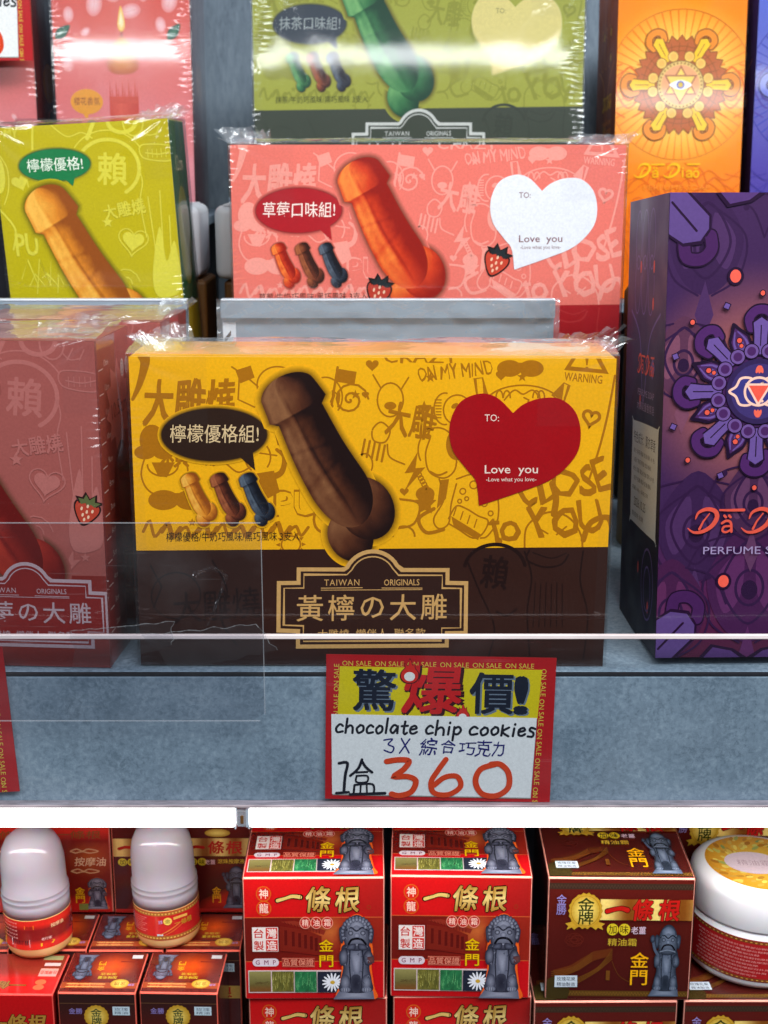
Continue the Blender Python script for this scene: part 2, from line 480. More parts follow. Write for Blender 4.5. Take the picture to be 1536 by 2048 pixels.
    def build(s, frame, parent, mat, rename=None):
        """frame(u, v, n) -> local point; one mesh object per part"""
        objs = {}
        for name, tris, m, label, under in s.parts:
            if not tris: continue
            if rename and name in rename: name = rename[name]
            V, Fc, C = [], [], []
            for z, P in tris:
                i0 = len(V)
                for p in P: V.append(frame(p[0], p[1], z)); C.append(p[2:5])
                Fc.append(tuple(range(i0, len(V))))
            me = bpy.data.meshes.new(name); me.from_pydata(V, [], Fc)
            ca = me.color_attributes.new('ink', 'FLOAT_COLOR', 'POINT')
            ca.data.foreach_set('color', [x for c in C for x in (*c, 1.0)])
            o = link(name, me, m or mat, objs.get(under, parent), label)
            objs[name] = o
        return objs

def face(which, w, d, h):
    """frames of a box whose front bottom edge is centred on the origin, going back along +y"""
    if which == 'front': return lambda u, v, n: (-w / 2 + u, -n, v)
    if which == 'back': return lambda u, v, n: (w / 2 - u, d + n, v)
    if which == 'right': return lambda u, v, n: (w / 2 + n, u, v)
    if which == 'left': return lambda u, v, n: (-w / 2 - n, d - u, v)
    if which == 'top': return lambda u, v, n: (-w / 2 + u, v, h + n)
    if which == 'top_turned': return lambda u, v, n: (w / 2 - u, d - v, h + n)

def carton_mesh(w, d, h, col, edge=None, bev=0.0006):
    bm = box_bm(-w / 2, w / 2, 0, d, 0, h, bev, 2)
    me = from_bm(bm, 'carton')
    ca = me.color_attributes.new('ink', 'FLOAT_COLOR', 'POINT')
    c = lin(col); e = lin(edge or col); vals = []
    ca.data.foreach_set('color', [x for _ in me.vertices for x in (*c, 1.0)])
    # worn pale edges of the folded card; on balm boxes a painted tube glow
    if edge:
        cf = me.color_attributes.new('tmp', 'FLOAT_COLOR', 'CORNER')
        out = []
        for p in me.polygons:
            big = max(abs(p.normal.x), abs(p.normal.y), abs(p.normal.z)) > 0.999
            for _ in p.loop_indices: out += [*(c if big else e), 1.0]
        me.color_attributes.remove(me.color_attributes['ink'])
        cf = me.color_attributes['tmp']; cf.data.foreach_set('color', out); cf.name = 'ink'
    return me

def film(parent, w, d, h, seed, ripple=1.0, name='shrink_film', top_bulge=0.0015, gap=0.0012, tuft=('l', 'r'), sides=('l', 'r'), tuft_size=1.0):
    """shrink wrap: a taut sheet over the faces with rippled seams down the front edges, a loose top and crumpled corner ends"""
    r = random.Random(seed); V = []; Fc = []
    def sheet(nx, ny, fn):
        i0 = len(V)
        for j in range(ny + 1):
            for i in range(nx + 1): V.append(fn(i / nx, j / ny))
        for j in range(ny):
            for i in range(nx):
                a = i0 + j * (nx + 1) + i; Fc.append((a, a + 1, a + nx + 2, a + nx + 1))
    W2 = w / 2 + gap
    o1, o2 = r.random() * 50, r.random() * 50
    def front(u, v):
        # more columns close to the edges
        uu = 0.5 + 0.5 * math.copysign(1 - (1 - abs(2 * u - 1)) ** 1.9, 2 * u - 1)
        x = -W2 + uu * 2 * W2; z = -0.0004 + v * (h + gap)
        e = min(x + W2, W2 - x); side = 0 if x < 0 else 40
        ln = 0.006 + 0.005 * noise.noise((z * 60, side + o1, 0))
        k = math.exp(-(e / max(ln, 0.002)) ** 2)
        y = -gap - ripple * 0.00062 * k * max(0.0, 0.30 + 1.5 * noise.noise((z * 28, side + 7, o2))) * math.sin(z * 2 * math.pi / 0.0034 + 4.5 * noise.noise((z * 80, side + e * 90, o2))) * (0.6 + 0.8 * abs(noise.noise((z * 45, side, o1))))
        # creases fanning out of the top corners
        dx, dz = e, (h + gap - z); rr = math.hypot(dx, dz)
        if rr > 1e-6:
            ang = math.atan2(dz, dx)
            y -= ripple * 0.0011 * math.exp(-rr / 0.016) * math.sin(ang * 15 + o1 + 2 * noise.noise((rr * 60, o2, side))) * min(1, rr / .004)
        y -= 0.00005 * noise.noise((x * 9, z * 14, o2))
        return (x, min(y, -0.0009), z)
    sheet(54, 150, front)
    seam = [q for q in range(54 * 150) if min(q % 54, 53 - q % 54) < (6 if q // 54 < 118 else 15)]
    def top(u, v):
        x = -W2 + u * 2 * W2; y = -gap + v * (d + 2 * gap)
        e = min(x + W2, W2 - x)
        b = top_bulge * math.sin(math.pi * v) ** 0.7
        wr = 0.0009 * noise.noise((x * 40 + o1, y * 150, o2)) + 0.0012 * math.exp(-e / 0.02) * noise.noise((x * 160, y * 160, o1))
        ridge = 0.0007 * math.exp(-((v - 0.72 - 0.04 * noise.noise((x * 12, o1, 0))) / 0.03) ** 2)
        return (x, y, h + gap + b + max(wr * math.sin(math.pi * v), -0.0005) + ridge)
    n0 = len(Fc); sheet(70, 16, top); n1 = len(Fc)
    for sd in sides:
        sg = -1 if sd == 'l' else 1
        def sf(u, v, sg=sg):
            y = -gap + u * (d + 2 * gap); z = -0.0004 + v * (h + gap)
            b = 0.0010 * math.sin(math.pi * u) ** 0.5 + 0.0007 * noise.noise((y * 60, z * 35, o2 + sg)) * math.sin(math.pi * u)
            return (sg * (W2 + max(b, 0)), y, z)
        sheet(12, 40, sf)
    me = bpy.data.meshes.new(name); me.from_pydata(V, [], Fc)
    for p in me.polygons: p.use_smooth = True
    o = link(name, me, [M_FILM, M_FILMTOP, M_SEAM], parent)
    for k in range(n0, n1): me.polygons[k].material_index = 1
    for k in seam: me.polygons[k].material_index = 2
    # crumpled sealed ends sticking up at the corners
    for sd in tuft:
        sg = -1 if sd == 'l' else 1
        V2, F2 = [], []
        for q in range(7):
            bx = sg * (W2 - 0.001 - 0.022 * r.random() ** 1.6 * tuft_size); by = d * (0.15 + 0.75 * r.random())
            ax = sg * (0.3 + r.random()) * 0.005 * tuft_size; up_ = (0.002 + 0.0045 * r.random()) * tuft_size; wd = (0.003 + 0.005 * r.random()) * tuft_size
            i0 = len(V2); nn = 6
            for k in range(nn + 1):
                t = k / nn - 0.5
                j1 = (r.random() - 0.5) * 0.0016; j2 = (r.random() - 0.5) * 0.0016
                V2.append((bx + t * wd * 1.6, by + t * 0.004 + j1, h + gap - 0.0006))
                V2.append((bx + t * wd * 1.9 + ax * 0.5, by + t * 0.005 - j1, h + gap + up_ * 0.55 + j2))
                V2.append((bx + t * wd * 2.2 + ax, by + t * 0.004 + j2 * 2, h + gap + up_ * (0.8 + 0.5 * r.random())))
            for k in range(nn):
                a = i0 + 3 * k
                F2.append((a, a + 3, a + 4, a + 1)); F2.append((a + 1, a + 4, a + 5, a + 2))
        m2 = bpy.data.meshes.new('film_tuft'); m2.from_pydata(V2, [], F2)
        link('film_tuft', m2, M_CRINKLE, o)
    return o

# ------------------------------------------------------------------ motifs
def heart_pts(cx, cy, s, rot=0, fat=1.0):
    out = []; c, sn = math.cos(R(rot)), math.sin(R(rot))
    for k in range(36):
        t = 2 * math.pi * k / 36
        x = 16 * math.sin(t) ** 3 * fat; y = -(13 * math.cos(t) - 5 * math.cos(2 * t) - 2 * math.cos(3 * t) - math.cos(4 * t))
        x *= s / 32; y *= s / 32
        out.append((cx + x * c - y * sn, cy + x * sn + y * c))
    return out

def pastry(a, tip, foot, wd, pal, halo=None, seg=64, lobes=True):
    """the picture of a long moulded pastry: round-headed bar with two round ends at the foot. pal: light, mid, dark"""
    light, mid, dark = pal
    T0, T1 = Vector(tip), Vector(foot); ax = (T1 - T0); Ln = ax.length; ax.normalize(); nx = Vector((-ax.y, ax.x))
    if nx.x < 0: nx = -nx
    hw = lambda t: wd / 2 * (0.0 if t <= 0 else
        (1.02 * math.sqrt(max(0, 1 - (1 - t / 0.105) ** 2)) if t < 0.105 else
         (1.02 + 0.10 * (t - 0.105) / 0.115 if t < 0.22 else
          (1.12 - 0.26 * min(1, (t - 0.22) / 0.035) if t < 0.255 else (0.86 + 0.26 * (t - 0.255) / 0.745) * (1 if t < .70 else math.sqrt(max(0.0, 1 - ((t - .70) / .301) ** 2)))))))
    def pt(t, sx): 
        p = T0 + ax * (t * Ln) + nx * (sx * hw(t) + 0.02 * wd * math.sin(t * 9)); return (p.x, p.y)
    def shade(t, sx):
        # moulded body photographed with the light from the left
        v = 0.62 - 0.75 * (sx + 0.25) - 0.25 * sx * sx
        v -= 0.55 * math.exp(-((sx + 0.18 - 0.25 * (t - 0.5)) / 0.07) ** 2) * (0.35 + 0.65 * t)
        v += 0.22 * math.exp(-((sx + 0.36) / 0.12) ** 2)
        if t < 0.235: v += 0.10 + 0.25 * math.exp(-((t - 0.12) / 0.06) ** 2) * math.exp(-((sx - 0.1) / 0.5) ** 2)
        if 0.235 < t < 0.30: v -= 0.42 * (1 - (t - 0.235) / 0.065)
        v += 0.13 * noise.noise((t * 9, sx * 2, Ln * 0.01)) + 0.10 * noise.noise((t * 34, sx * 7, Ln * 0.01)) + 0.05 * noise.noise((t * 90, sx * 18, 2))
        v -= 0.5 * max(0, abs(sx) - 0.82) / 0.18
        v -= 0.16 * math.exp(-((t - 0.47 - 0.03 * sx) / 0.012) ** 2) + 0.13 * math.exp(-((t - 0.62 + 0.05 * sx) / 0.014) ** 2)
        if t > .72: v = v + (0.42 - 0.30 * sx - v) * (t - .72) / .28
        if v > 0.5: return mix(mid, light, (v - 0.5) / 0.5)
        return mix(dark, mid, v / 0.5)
    ts = sorted({0.0, .004, .012, .024, .04, .06, .08, .105, .14, .18, .22, .23, .24, .255, .28, *[0.3 + 0.7 * k / seg for k in range(seg + 1)]})
    ss = [-1 + 2 * k / 26 for k in range(27)]
    L1 = [pt(t, -1) for t in ts]; R1 = [pt(t, 1) for t in ts]
    fx = T0 + ax * Ln
    lob = []
    if lobes:
        for sg, rr, off, back in ((-1, 0.40, 0.24, 0.03), (1, 0.50, 0.24, -0.07)):
            c = fx + nx * (sg * off * wd) + ax * (back * Ln)
            ang = math.degrees(math.atan2(ax.y, ax.x))
            lob.append((oval(c.x, c.y, rr * wd * 1.18, rr * wd * 0.98, 36, rot=ang), c, rr))
    if halo:
        for pts, c, rr in lob: a.halo(pts, wd * 0.12, halo[0], halo[1])
        a.halo(L1 + R1[::-1], wd * 0.12, halo[0], halo[1])
    for pts, c, rr in lob:
        a.up()
        n = len(pts)
        for r0, r1 in ((0, .35), (.35, .6), (.6, .8), (.8, .92), (.92, 1)):
            for p, q in zip(pts, pts[1:] + pts[:1]):
                def col(P_, r):
                    x = (P_[0] - c.x) / (rr * wd) * r; y = (P_[1] - c.y) / (rr * wd) * r
                    v = 0.55 - 0.38 * x - 0.30 * y - 0.34 * r ** 6 + 0.16 * noise.noise((P_[0] * 6 / wd * r, P_[1] * 6 / wd * r, 4))
                    return lin(mix(mid, light, (v - .5) * 2) if v > .5 else mix(dark, mid, v * 2))
                f = lambda P_, r: (c.x + (P_[0] - c.x) * r, c.y + (P_[1] - c.y) * r)
                if r0 == 0: a.tri([(c.x, c.y), f(p, r1), f(q, r1)], [col(p, 0), col(p, r1), col(q, r1)])
                else: a.tri([f(p, r0), f(p, r1), f(q, r1), f(q, r0)], [col(p, r0), col(p, r1), col(q, r1), col(q, r0)])
    a.up()
    for t0, t1 in zip(ts, ts[1:]):
        for s0, s1 in zip(ss, ss[1:]):
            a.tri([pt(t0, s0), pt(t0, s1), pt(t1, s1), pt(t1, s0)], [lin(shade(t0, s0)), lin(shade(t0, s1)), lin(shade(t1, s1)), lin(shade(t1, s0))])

def strawberry(a, cx, cy, s, col, leaf, ink, rot=0):
    c, sn = math.cos(R(rot)), math.sin(R(rot))
    f = lambda x, y: (cx + (x * c - y * sn) * s, cy + (x * sn + y * c) * s)
    body = spline([(-0.42, -0.28), (0, -0.40), (0.42, -0.28), (0.40, 0.08), (0.0, 0.52), (-0.40, 0.08)], 6, True)
    a.fill([f(x * 1.14, y * 1.14) for x, y in body], ink)
    a.fill([f(x, y) for x, y in body], col)
    lf = [(-.5, -.42), (-.26, -.44), (-.2, -.66), (0, -.46), (.2, -.68), (.26, -.44), (.52, -.46), (.3, -.22), (.1, -.30), (0, -.14), (-.12, -.30), (-.32, -.2)]
    a.fill([f(x * 1.12, y * 1.1) for x, y in lf], ink); a.fill([f(x * .85, y * .9 - .03) for x, y in lf], leaf)
    for x, y in ((-.2, -.05), (.02, .02), (.22, -.06), (-.1, .18), (.13, .2), (.0, .34), (.0, -.2)):
        p = f(x, y); a.ell(p[0], p[1], .045 * s, .075 * s, mix(col, (255, 235, 200), .8), 10, rot)

def da_diao(a, x, y, s, col, sx=1.0):
    """brush-lettered name, s = height of its capital D"""
    def P(L_): return [(x + px * s * sx, y + py * s) for px, py in L_]
    def D(ox):
        a.stroke(P(spline([(ox + .30, .42), (ox + .42, .16), (ox + .75, .02), (ox + 1.08, .10), (ox + 1.17, .36), (ox + .98, .70), (ox + .62, .93), (ox + .25, .97), (ox + .0, .80)], 7)), .16 * s, col, taper=lambda t: .25 + .9 * math.sin(math.pi * min(1, t * 1.02)) ** .8)
        a.stroke(P([(ox + .86, .20), (ox + .62, .52), (ox + .47, .84)]), .09 * s, col, taper=lambda t: .5 + .6 * t)
    def small_a(ox):
        a.stroke(P(spline([(ox + .02, .60), (ox + .2, .50), (ox + .38, .58), (ox + .42, .95)], 5)), .10 * s, col)
        a.stroke(P(spline([(ox + .38, .72), (ox + .12, .74), (ox + .05, .90), (ox + .2, .97), (ox + .4, .86)], 5)), .085 * s, col)
    D(0); small_a(1.36)
    a.stroke(P([(1.28, .06), (1.6, .07), (2.25, .06)]), .11 * s, col, taper=lambda t: .7 + .4 * t)
    for ox in (1.47, 1.66): a.stroke(P([(ox, .29), (ox + .06, .35)]), .10 * s, col)
    D(2.18)
    a.stroke(P([(3.62, .48), (3.64, .95)]), .11 * s, col); a.stroke(P([(3.60, .28), (3.64, .33)]), .11 * s, col)
    small_a(3.88)
    a.stroke(P(oval(4.62, .74, .19, .22, 16)), .10 * s, col, closed=True)
    a.stroke(P([(3.95, .04), (4.3, .05), (4.85, .02)]), .11 * s, col)
    a.stroke(P([(4.45, .28), (4.6, .38), (4.75, .27)]), .07 * s, col)

def squiggle(a, x, y, w, h, n, col, width, seed=1):
    r = random.Random(seed)
    pts = [(x + w * k / n, y + h * (0.5 - (k % 2)) * (0.7 + .6 * r.random())) for k in range(n + 1)]
    a.stroke(spline(pts, 5), width, col)
# ------------------------------------------------------------------ artwork of the biscuit boxes
CHOC = ((146, 96, 60), (90, 46, 26), (30, 10, 8))
RED_ = ((250, 140, 60), (214, 62, 28), (150, 24, 14))
GOLD = ((252, 190, 80), (226, 138, 38), (150, 76, 18))
NAVY = ((96, 108, 122), (44, 52, 66), (14, 16, 26))
GREEN = ((118, 176, 108), (48, 112, 66), (16, 62, 42))
BROWN = ((176, 100, 60), (112, 52, 32), (50, 20, 14))

def doodles_wide(a, c, bw):
    """scribbled pattern behind the pictures, ink c; bw: pen width"""
    st0, a.step = a.step, 3e-7
    S = lambda pts, w=1.0, cl=False: a.stroke(pts, bw * w, c, cl)
    # waving flags and bunting behind the bar
    S(spline([(455, 735), (490, 760), (520, 790), (530, 830)], 6)); S([(470, 748), (468, 800), (500, 815)])
    a.fill([(462, 742), (492, 732), (500, 756), (472, 768)], c)
    S(oval(545, 770, 40, 36, 30, 150, 385)); S(oval(545, 800, 24, 18, 24), 1, True); a.ell(545, 812, 30, 26, c, 24)
    S([(664, 735), (650, 830)], 1.5); a.fill([(666, 738), (702, 744), (698, 770), (662, 764)], c)
    S(oval(640, 795, 34, 40, 30, 180, 400)); S([(612, 790), (622, 782), (632, 790)]); S([(645, 790), (655, 782), (665, 790)])
    S([(505, 850), (500, 905), (545, 912)]); S([(515, 850), (540, 858), (548, 890)])
    a.fill(heart_pts(733, 730, 26), c); a.star(850, 755, 11, c); a.star(838, 815, 14, c); a.star(380, 1045, 9, c)
    a.fill(heart_pts(720, 700 + 90, 15), c)
    # lettering of the pattern
    a.text('ON MY MIND', 899, 742, 30, c, 152, bold=0.012, rot=-6, wob=0.12)
    a.text('CRAZY', 830, 714, 24, c, 150, bold=0.02, wob=0.1)
    a.text('WARNING', 1161, 755, 17, c, 78, bold=0.02, rot=5)
    a.stroke([(1128, 735), (1168, 672), (1206, 742)], bw * 2.6, c, True); a.text('!', 1168, 722, 32, c, bold=0.03)
    a.text('CLOSE', 1120, 972, 62, c, 190, bold=0.035, rot=-12, wob=0.16); a.text('to YOU', 1085, 1050, 64, c, 230, bold=0.03, rot=-6, wob=0.16)
    a.text('PU', 585, 1008, 52, c, 88, bold=0.05); a.text('PU', 585, 1008, 45, a.base_col, 78, bold=0.025)
    # moustaches, coin, hearts, notes
    for x, y, s in ((350, 1000, 1.0), (1032, 736, 0.85), (305, 905, .7)):
        a.ell(x - 26 * s, y, 30 * s, 20 * s, c); a.ell(x + 26 * s, y, 30 * s, 20 * s, c); a.rect(x - 20 * s, y - 14 * s, x + 20 * s, y + 5 * s, c)
    a.fill(heart_pts(993, 750, 22), c); a.star(1036, 753, 11, c)
    S(oval(905, 820, 28, 30, 30), 1, True); S(oval(880, 818, 22, 32, 24, 80, 280)); a.ell(900, 812, 8, 5, c, 12, -30)
    for k in range(7): S([(860 + k * .6, 800 + k * 6), (872, 800 + k * 6)], .8)
    # horned hood
    S(oval(1038, 812, 78, 42, 30, 190, 350)); S([(940, 757), (946, 800), (965, 790), (955, 755)], 1, True); a.fill([(955, 757), (968, 790), (958, 795)], c)
    S([(1122, 765), (1132, 770), (1120, 808), (1098, 790)], 1, True); a.fill([(1122, 767), (1118, 800), (1100, 790)], c)
    for x in (990, 1005, 1065, 1075): S(oval(x, 795, 7, 14, 12, 180, 360))
    S(spline([(1000, 800), (1020, 780), (1038, 788), (1058, 780), (1075, 800)], 6)); S([(1040, 795), (1050, 800), (1046, 810)])
    a.stroke(heart_pts(1178, 836, 34, 12), bw * 2, c, True)
    S(spline([(1226, 750), (1212, 830), (1195, 900), (1176, 960)], 6), 1.4)
    # chain of beads, balloons, hand
    for k in range(9): S(oval(826 + k * 3.5, 945 + k * 6.5, 5, 5, 10), .8, True)
    S(oval(865, 900, 38, 44, 30, 150, 330)); a.ell(905, 890, 22, 32, c); a.ell(842, 990, 19, 15, c)
    S(spline([(850, 880), (842, 910), (850, 945), (880, 958), (902, 940), (905, 900)], 6)); S(spline([(852, 945), (868, 952), (885, 946)], 5), 1.2)
    S(spline([(870, 960), (880, 1000), (860, 1040), (870, 1060), (890, 1050), (895, 1010), (905, 970)], 6)); a.fill([(872, 962), (890, 960), (884, 1000), (866, 1020)], c)
    S(spline([(905, 960), (950, 950), (985, 985), (990, 1040), (970, 1075), (955, 1080)], 6)); S(spline([(890, 1040), (905, 1015), (925, 1020), (950, 1035), (970, 1045), (960, 1070), (940, 1080), (910, 1062), (890, 1050)], 5))
    for x, y, r in ((918, 985, 6), (926, 1000, 4), (940, 972, 8), (962, 1010, 6), (975, 1030, 5), (912, 1005, 4)): S(oval(x, y, r, r, 12), .8, True)
    a.fill([(895, 1035), (955, 1072), (950, 1084), (900, 1055)], c)
    for k in range(4): S([(905 + k * 14, 1018 + k * 8), (900 + k * 14, 1034 + k * 8)], .8)
    # big stone with zigzag
    S(spline([(1045, 1105), (1048, 1060), (1075, 1035), (1105, 1028), (1138, 1042), (1160, 1075), (1164, 1110)], 7), 1.2)
    S([(1072, 1060), (1092, 1072)]); S([(1130, 1058), (1110, 1074)])
    a.stroke(spline([(1100, 970), (1108, 1000), (1104, 1032)], 6), bw * 4, c)
    a.stroke(spline([(1165, 1085), (1180, 1050), (1215, 1040), (1225, 1070)], 6), bw * 3.5, c)
    a.text('賴', 345, 905, 60, c, 56, bold=0.02); a.ell(300, 880, 24, 30, c); S(spline([(290, 905), (280, 950), (300, 985), (345, 990)], 6)); S(spline([(330, 905), (365, 920), (372, 960)], 6))
    S(oval(322, 930, 30, 22, 24, 0, 180)); a.fill([(300, 925), (345, 925), (330, 955), (312, 950)], c)
    S(spline([(415, 930), (440, 925), (470, 945), (500, 930)], 6)); a.text('♪♫', 420, 922, 22, c)
    S(oval(508, 915, 25, 30, 24, 120, 400)); a.stroke(spline([(545, 900), (560, 915), (555, 945), (530, 960), (515, 990)], 6), bw * 5, c, taper=lambda t: .4 + .6 * t)
    a.fill([(490, 950), (540, 942), (552, 985), (515, 1005), (492, 985)], c)
    a.stroke(spline([(262, 800), (275, 770), (285, 730), (283, 715)], 6), bw * 6, c, taper=lambda t: .3 + .9 * t)
    for k in range(9):
        x = 285 + k * 36; S(spline([(x, 1062), (x + 12, 1042 + (k % 3) * 6), (x + 22, 1072), (x + 36, 1056)], 5), 1.8 + (k % 2))
    for k in range(12): a.fill([(575 + 30 * math.cos(k * .52), 1090 + 28 * math.sin(k * .52)), (575 + 22 * math.cos(k * .52 + .2), 1090 + 20 * math.sin(k * .52 + .2)), (575 + 22 * math.cos(k * .52 - .2), 1090 + 20 * math.sin(k * .52 - .2))], c)
    S(oval(575, 1090, 19, 17, 20), 1, True)
    S(spline([(735, 860), (752, 845), (770, 862), (760, 885), (738, 882)], 6, True)); S(spline([(800, 930), (770, 915), (765, 890)], 5))
    S(oval(770, 800, 26, 34, 24), 1, True); S([(750, 775), (735, 750)]); S([(792, 778), (806, 755)]); a.ell(770, 812, 12, 8, c)
    S(spline([(790, 1000), (830, 1010), (820, 1050), (780, 1060)], 6), 1.4); a.star(700, 1000 - 210, 10, c); a.fill(heart_pts(800, 985, 18), c)
    S(oval(800, 1075, 22, 20, 20, 180, 360), 1.2); S([(650, 880), (690, 905)], 1.4); S(oval(720, 930, 16, 22, 18), 1, True)
    # more scribbles in the middle of the face
    a.text('大雕', 812, 842, 70, c, 96, bold=.03, rot=10, wob=.1); a.star(842, 1010, 24, c, 5, .5); a.fill(heart_pts(760, 1000, 40, -14), c)
    S([(690 + 9 * math.cos(k * .5) * (k * .16), 800 + 9 * math.sin(k * .5) * (k * .16)) for k in range(26)], 1.3)
    a.fill([(826, 905), (800, 948), (818, 946), (800, 985), (842, 936), (822, 938)], c); S(spline([(860, 1020), (830, 1040), (845, 1068), (880, 1062)], 6), 2.2)
    for k in range(5): S([(720 + 10 * k, 880 + 3 * k), (714 + 10 * k, 912 + 3 * k)], 1.4)
    S(oval(640, 1040, 20, 26, 20), 1.6, True); a.stroke(heart_pts(690, 870 + 160, 22, 10), bw * 1.4, c, True); a.text('?!', 660, 800, 30, c, bold=.03)
    a.step = st0; a.up()

def doodles_band(a, c, bw):
    S = lambda pts, w=1.0, cl=False: a.stroke(pts, bw * w, c, cl)
    a.text('賴', 985, 1150, 66, c, 54, bold=0.03, rot=8); S(oval(985, 1145, 62, 52, 30, 190, 350), 3)
    S(spline([(1055, 1105), (1050, 1125), (1085, 1140), (1120, 1135), (1135, 1115)], 6), 1.6); S(spline([(1062, 1110), (1100, 1122), (1130, 1112)], 6))
    for k in range(6): S([(1068 + 11 * k, 1172 + 3 * (k % 2)), (1064 + 12 * k, 1262)], .9)
    S(spline([(1045, 1108), (1060, 1160), (1052, 1230), (1058, 1320)], 6), 1.4); S(spline([(1165, 1108), (1160, 1170), (1176, 1240), (1168, 1330)], 6), 1.4)
    S(spline([(930, 1130), (955, 1190), (985, 1260), (975, 1320)], 6), 1.4); S(spline([(990, 1230), (1010, 1238), (1030, 1225)], 6), 2)
    S(oval(350, 1190, 48, 46, 30), 1.2, True); S(spline([(420, 1120), (450, 1180), (440, 1240), (470, 1290)], 6), 1.4); S([(300, 1130), (322, 1172), (306, 1215)], 1.4)
    a.text('大雕燒', 430, 1210, 62, c, 170, bold=0.01, rot=-4)

def plate_outline(dx=0, dy=0, k=0.0):
    """stepped sign with an arched top; k moves the line inwards"""
    L, Rr = 548 + k, 931 - k; l2, r2 = 587 + k, 893 - k
    P = [(L, 1163 + k), (l2, 1163 + k), (l2, 1136 + k), (676 + k * .75, 1137 + k)]
    P += [(738 + (60 - k) * math.cos(R(t)), 1161 + (60 - k) * math.sin(R(t))) for t in range(205, 340, 9)]
    P += [(801 - k * .75, 1139 + k), (r2, 1140 + k), (r2, 1166 + k), (Rr, 1167 + k), (Rr, 1276 - k), (r2, 1276 - k), (r2, 1301 - k), (l2, 1299 - k), (l2, 1266 - k + 2), (L, 1266 - k)]
    return [(x + dx, y + dy) for x, y in P]

def plate(a, pal, first, sub=True, T=lambda p: p, sz=1.0):
    Q = lambda L_: [T(p) for p in L_]
    a.part('name_plate')
    a.fill(Q(plate_outline()), pal['line']); a.fill(Q(plate_outline(k=8)), pal['fill'])
    a.stroke(Q(plate_outline(k=14.5)), 2.6 * sz, pal['line'], True)
    def t(s, x, y, h, w, **kw):
        p = T((x, y)); a.text(s, p[0], p[1], h * sz, pal['line'], w * sz, **kw)
    t('TAIWAN', 677, 1167, 12.5, 70, space=1.15); t('ORIGINALS', 797, 1168, 12.5, 71, bold=0.008)
    a.stroke(Q([(636, 1178), (718, 1178)]), 1.6 * sz, pal['line']); a.stroke(Q([(757, 1179), (838, 1180)]), 1.6 * sz, pal['line']); a.stroke(Q([(636, 1182), (838, 1183)]), 1.4 * sz, pal['line'])
    for k, ch in enumerate(first):
        t(ch, 614 + 62 * k, 1218, 52 if ch != 'の' else 42, 52 if ch != 'の' else 46, bold=0.012, wob=0.02)
    if sub: t('大雕燒  懶伴人  聯名款', 738, 1270, 18, 216)

def bubble(a, cx, cy, rx, ry, tail, col, tcol, txt, w, h, rim=None):
    a.part('speech_bubble')
    pts = oval(cx, cy, rx, ry, 56)
    if rim: a.halo(pts, rx * .08, mix(col, (0, 0, 0), .3), rim)
    a.fill(pts, col); a.fill(tail, col)
    a.text(txt, cx, cy - ry * .04, h, tcol, w, wob=0.04, bold=0.006)

def wide_front(a, p):
    """long face; drawing units are the picture columns and rows of the yellow box's face"""
    a.base_col = p['base']
    a.rect(240, 700, 1240, 1101, p['base'])
    doodles_wide(a, p['ink'], 3.3)
    a.text('大雕燒', 373, 806, 92, p['ink'], 176, bold=0.035, wob=0.05, shear=0.06)
    a.rect(240, 1100, 1240, 1400, p['band'])
    doodles_band(a, p['band_ink'], 2.4)
    a.text(p['caption'], 461, 1073, 19, p['cap_col'], 262)
    bubble(a, 422, 870, 103, 52, [(455, 900), (496, 890), (503, 941)], p['bubble'], p['btxt'], p['say'], 174, 36, p['base'])
    a.part('pastry_picture')
    hl = (mix(p['base'], (40, 20, 0), .55), p['base'])
    pastry(a, (548, 755), (712, 1052), 112, p['pal'], hl)
    for k, pl in enumerate(p['minis']):
        a.part('flavour_picture')
        x = 376 + 57 * k
        pastry(a, (x - 8, 948), (x + 32, 1032), 33, pl, hl, 16)
    if p.get('berries'):
        a.part('strawberry_picture')
        strawberry(a, 905, 996, 62, (205, 66, 44), (30, 40, 44), (26, 14, 14), 22)
        a.part('strawberry_picture')
        strawberry(a, 618, 1064, 60, (190, 60, 44), (30, 40, 44), (26, 14, 14), 14)
    a.part('heart_panel')
    P = spline([(1018, 826), (985, 795), (950, 787), (910, 805), (890, 850), (896, 900), (925, 940), (944, 965), (951, 1014)], 8)[:-1]
    P += spline([(951, 1014), (1030, 988), (1100, 960), (1146, 915), (1157, 870), (1146, 825), (1115, 798), (1075, 796), (1040, 808), (1018, 826)], 8)[:-1]
    a.fill(P, p['heart'])
    a.text('TO:', 975, 836, 14, p['htxt'], 29); a.text('Love  you', 1016, 943, 22, p['htxt'], 108, bold=0.012); a.text('-Love what you love-', 1016, 962, 11, p['htxt'], 102)
    plate(a, p, p['name'])

YELLOWP = dict(base=(253, 182, 16), ink=(180, 112, 8), band=(54, 27, 20), band_ink=(34, 14, 11), bubble=(48, 28, 18), btxt=(232, 200, 150),
    say='檸檬優格組!', caption='檸檬優格/牛奶巧風味/黑巧風味 3支入', cap_col=(70, 45, 10), pal=CHOC, minis=(GOLD, BROWN, NAVY), heart=(170, 6, 18), htxt=(250, 225, 210),
    line=(212, 164, 100), fill=(52, 28, 22), name='黃檸の大雕')
PINKP = dict(base=(238, 120, 106), ink=(246, 158, 144), band=(172, 28, 34), band_ink=(186, 48, 50), bubble=(176, 28, 38), btxt=(255, 235, 225),
    say='草莓口味組!', caption='草莓/牛奶巧風味/黑巧風味 3支入', cap_col=(110, 60, 50), pal=RED_, minis=(RED_, BROWN, NAVY), heart=(236, 238, 244), htxt=(120, 60, 70),
    line=(220, 190, 190), fill=(172, 28, 34), name='紅莓の大雕', berries=True)
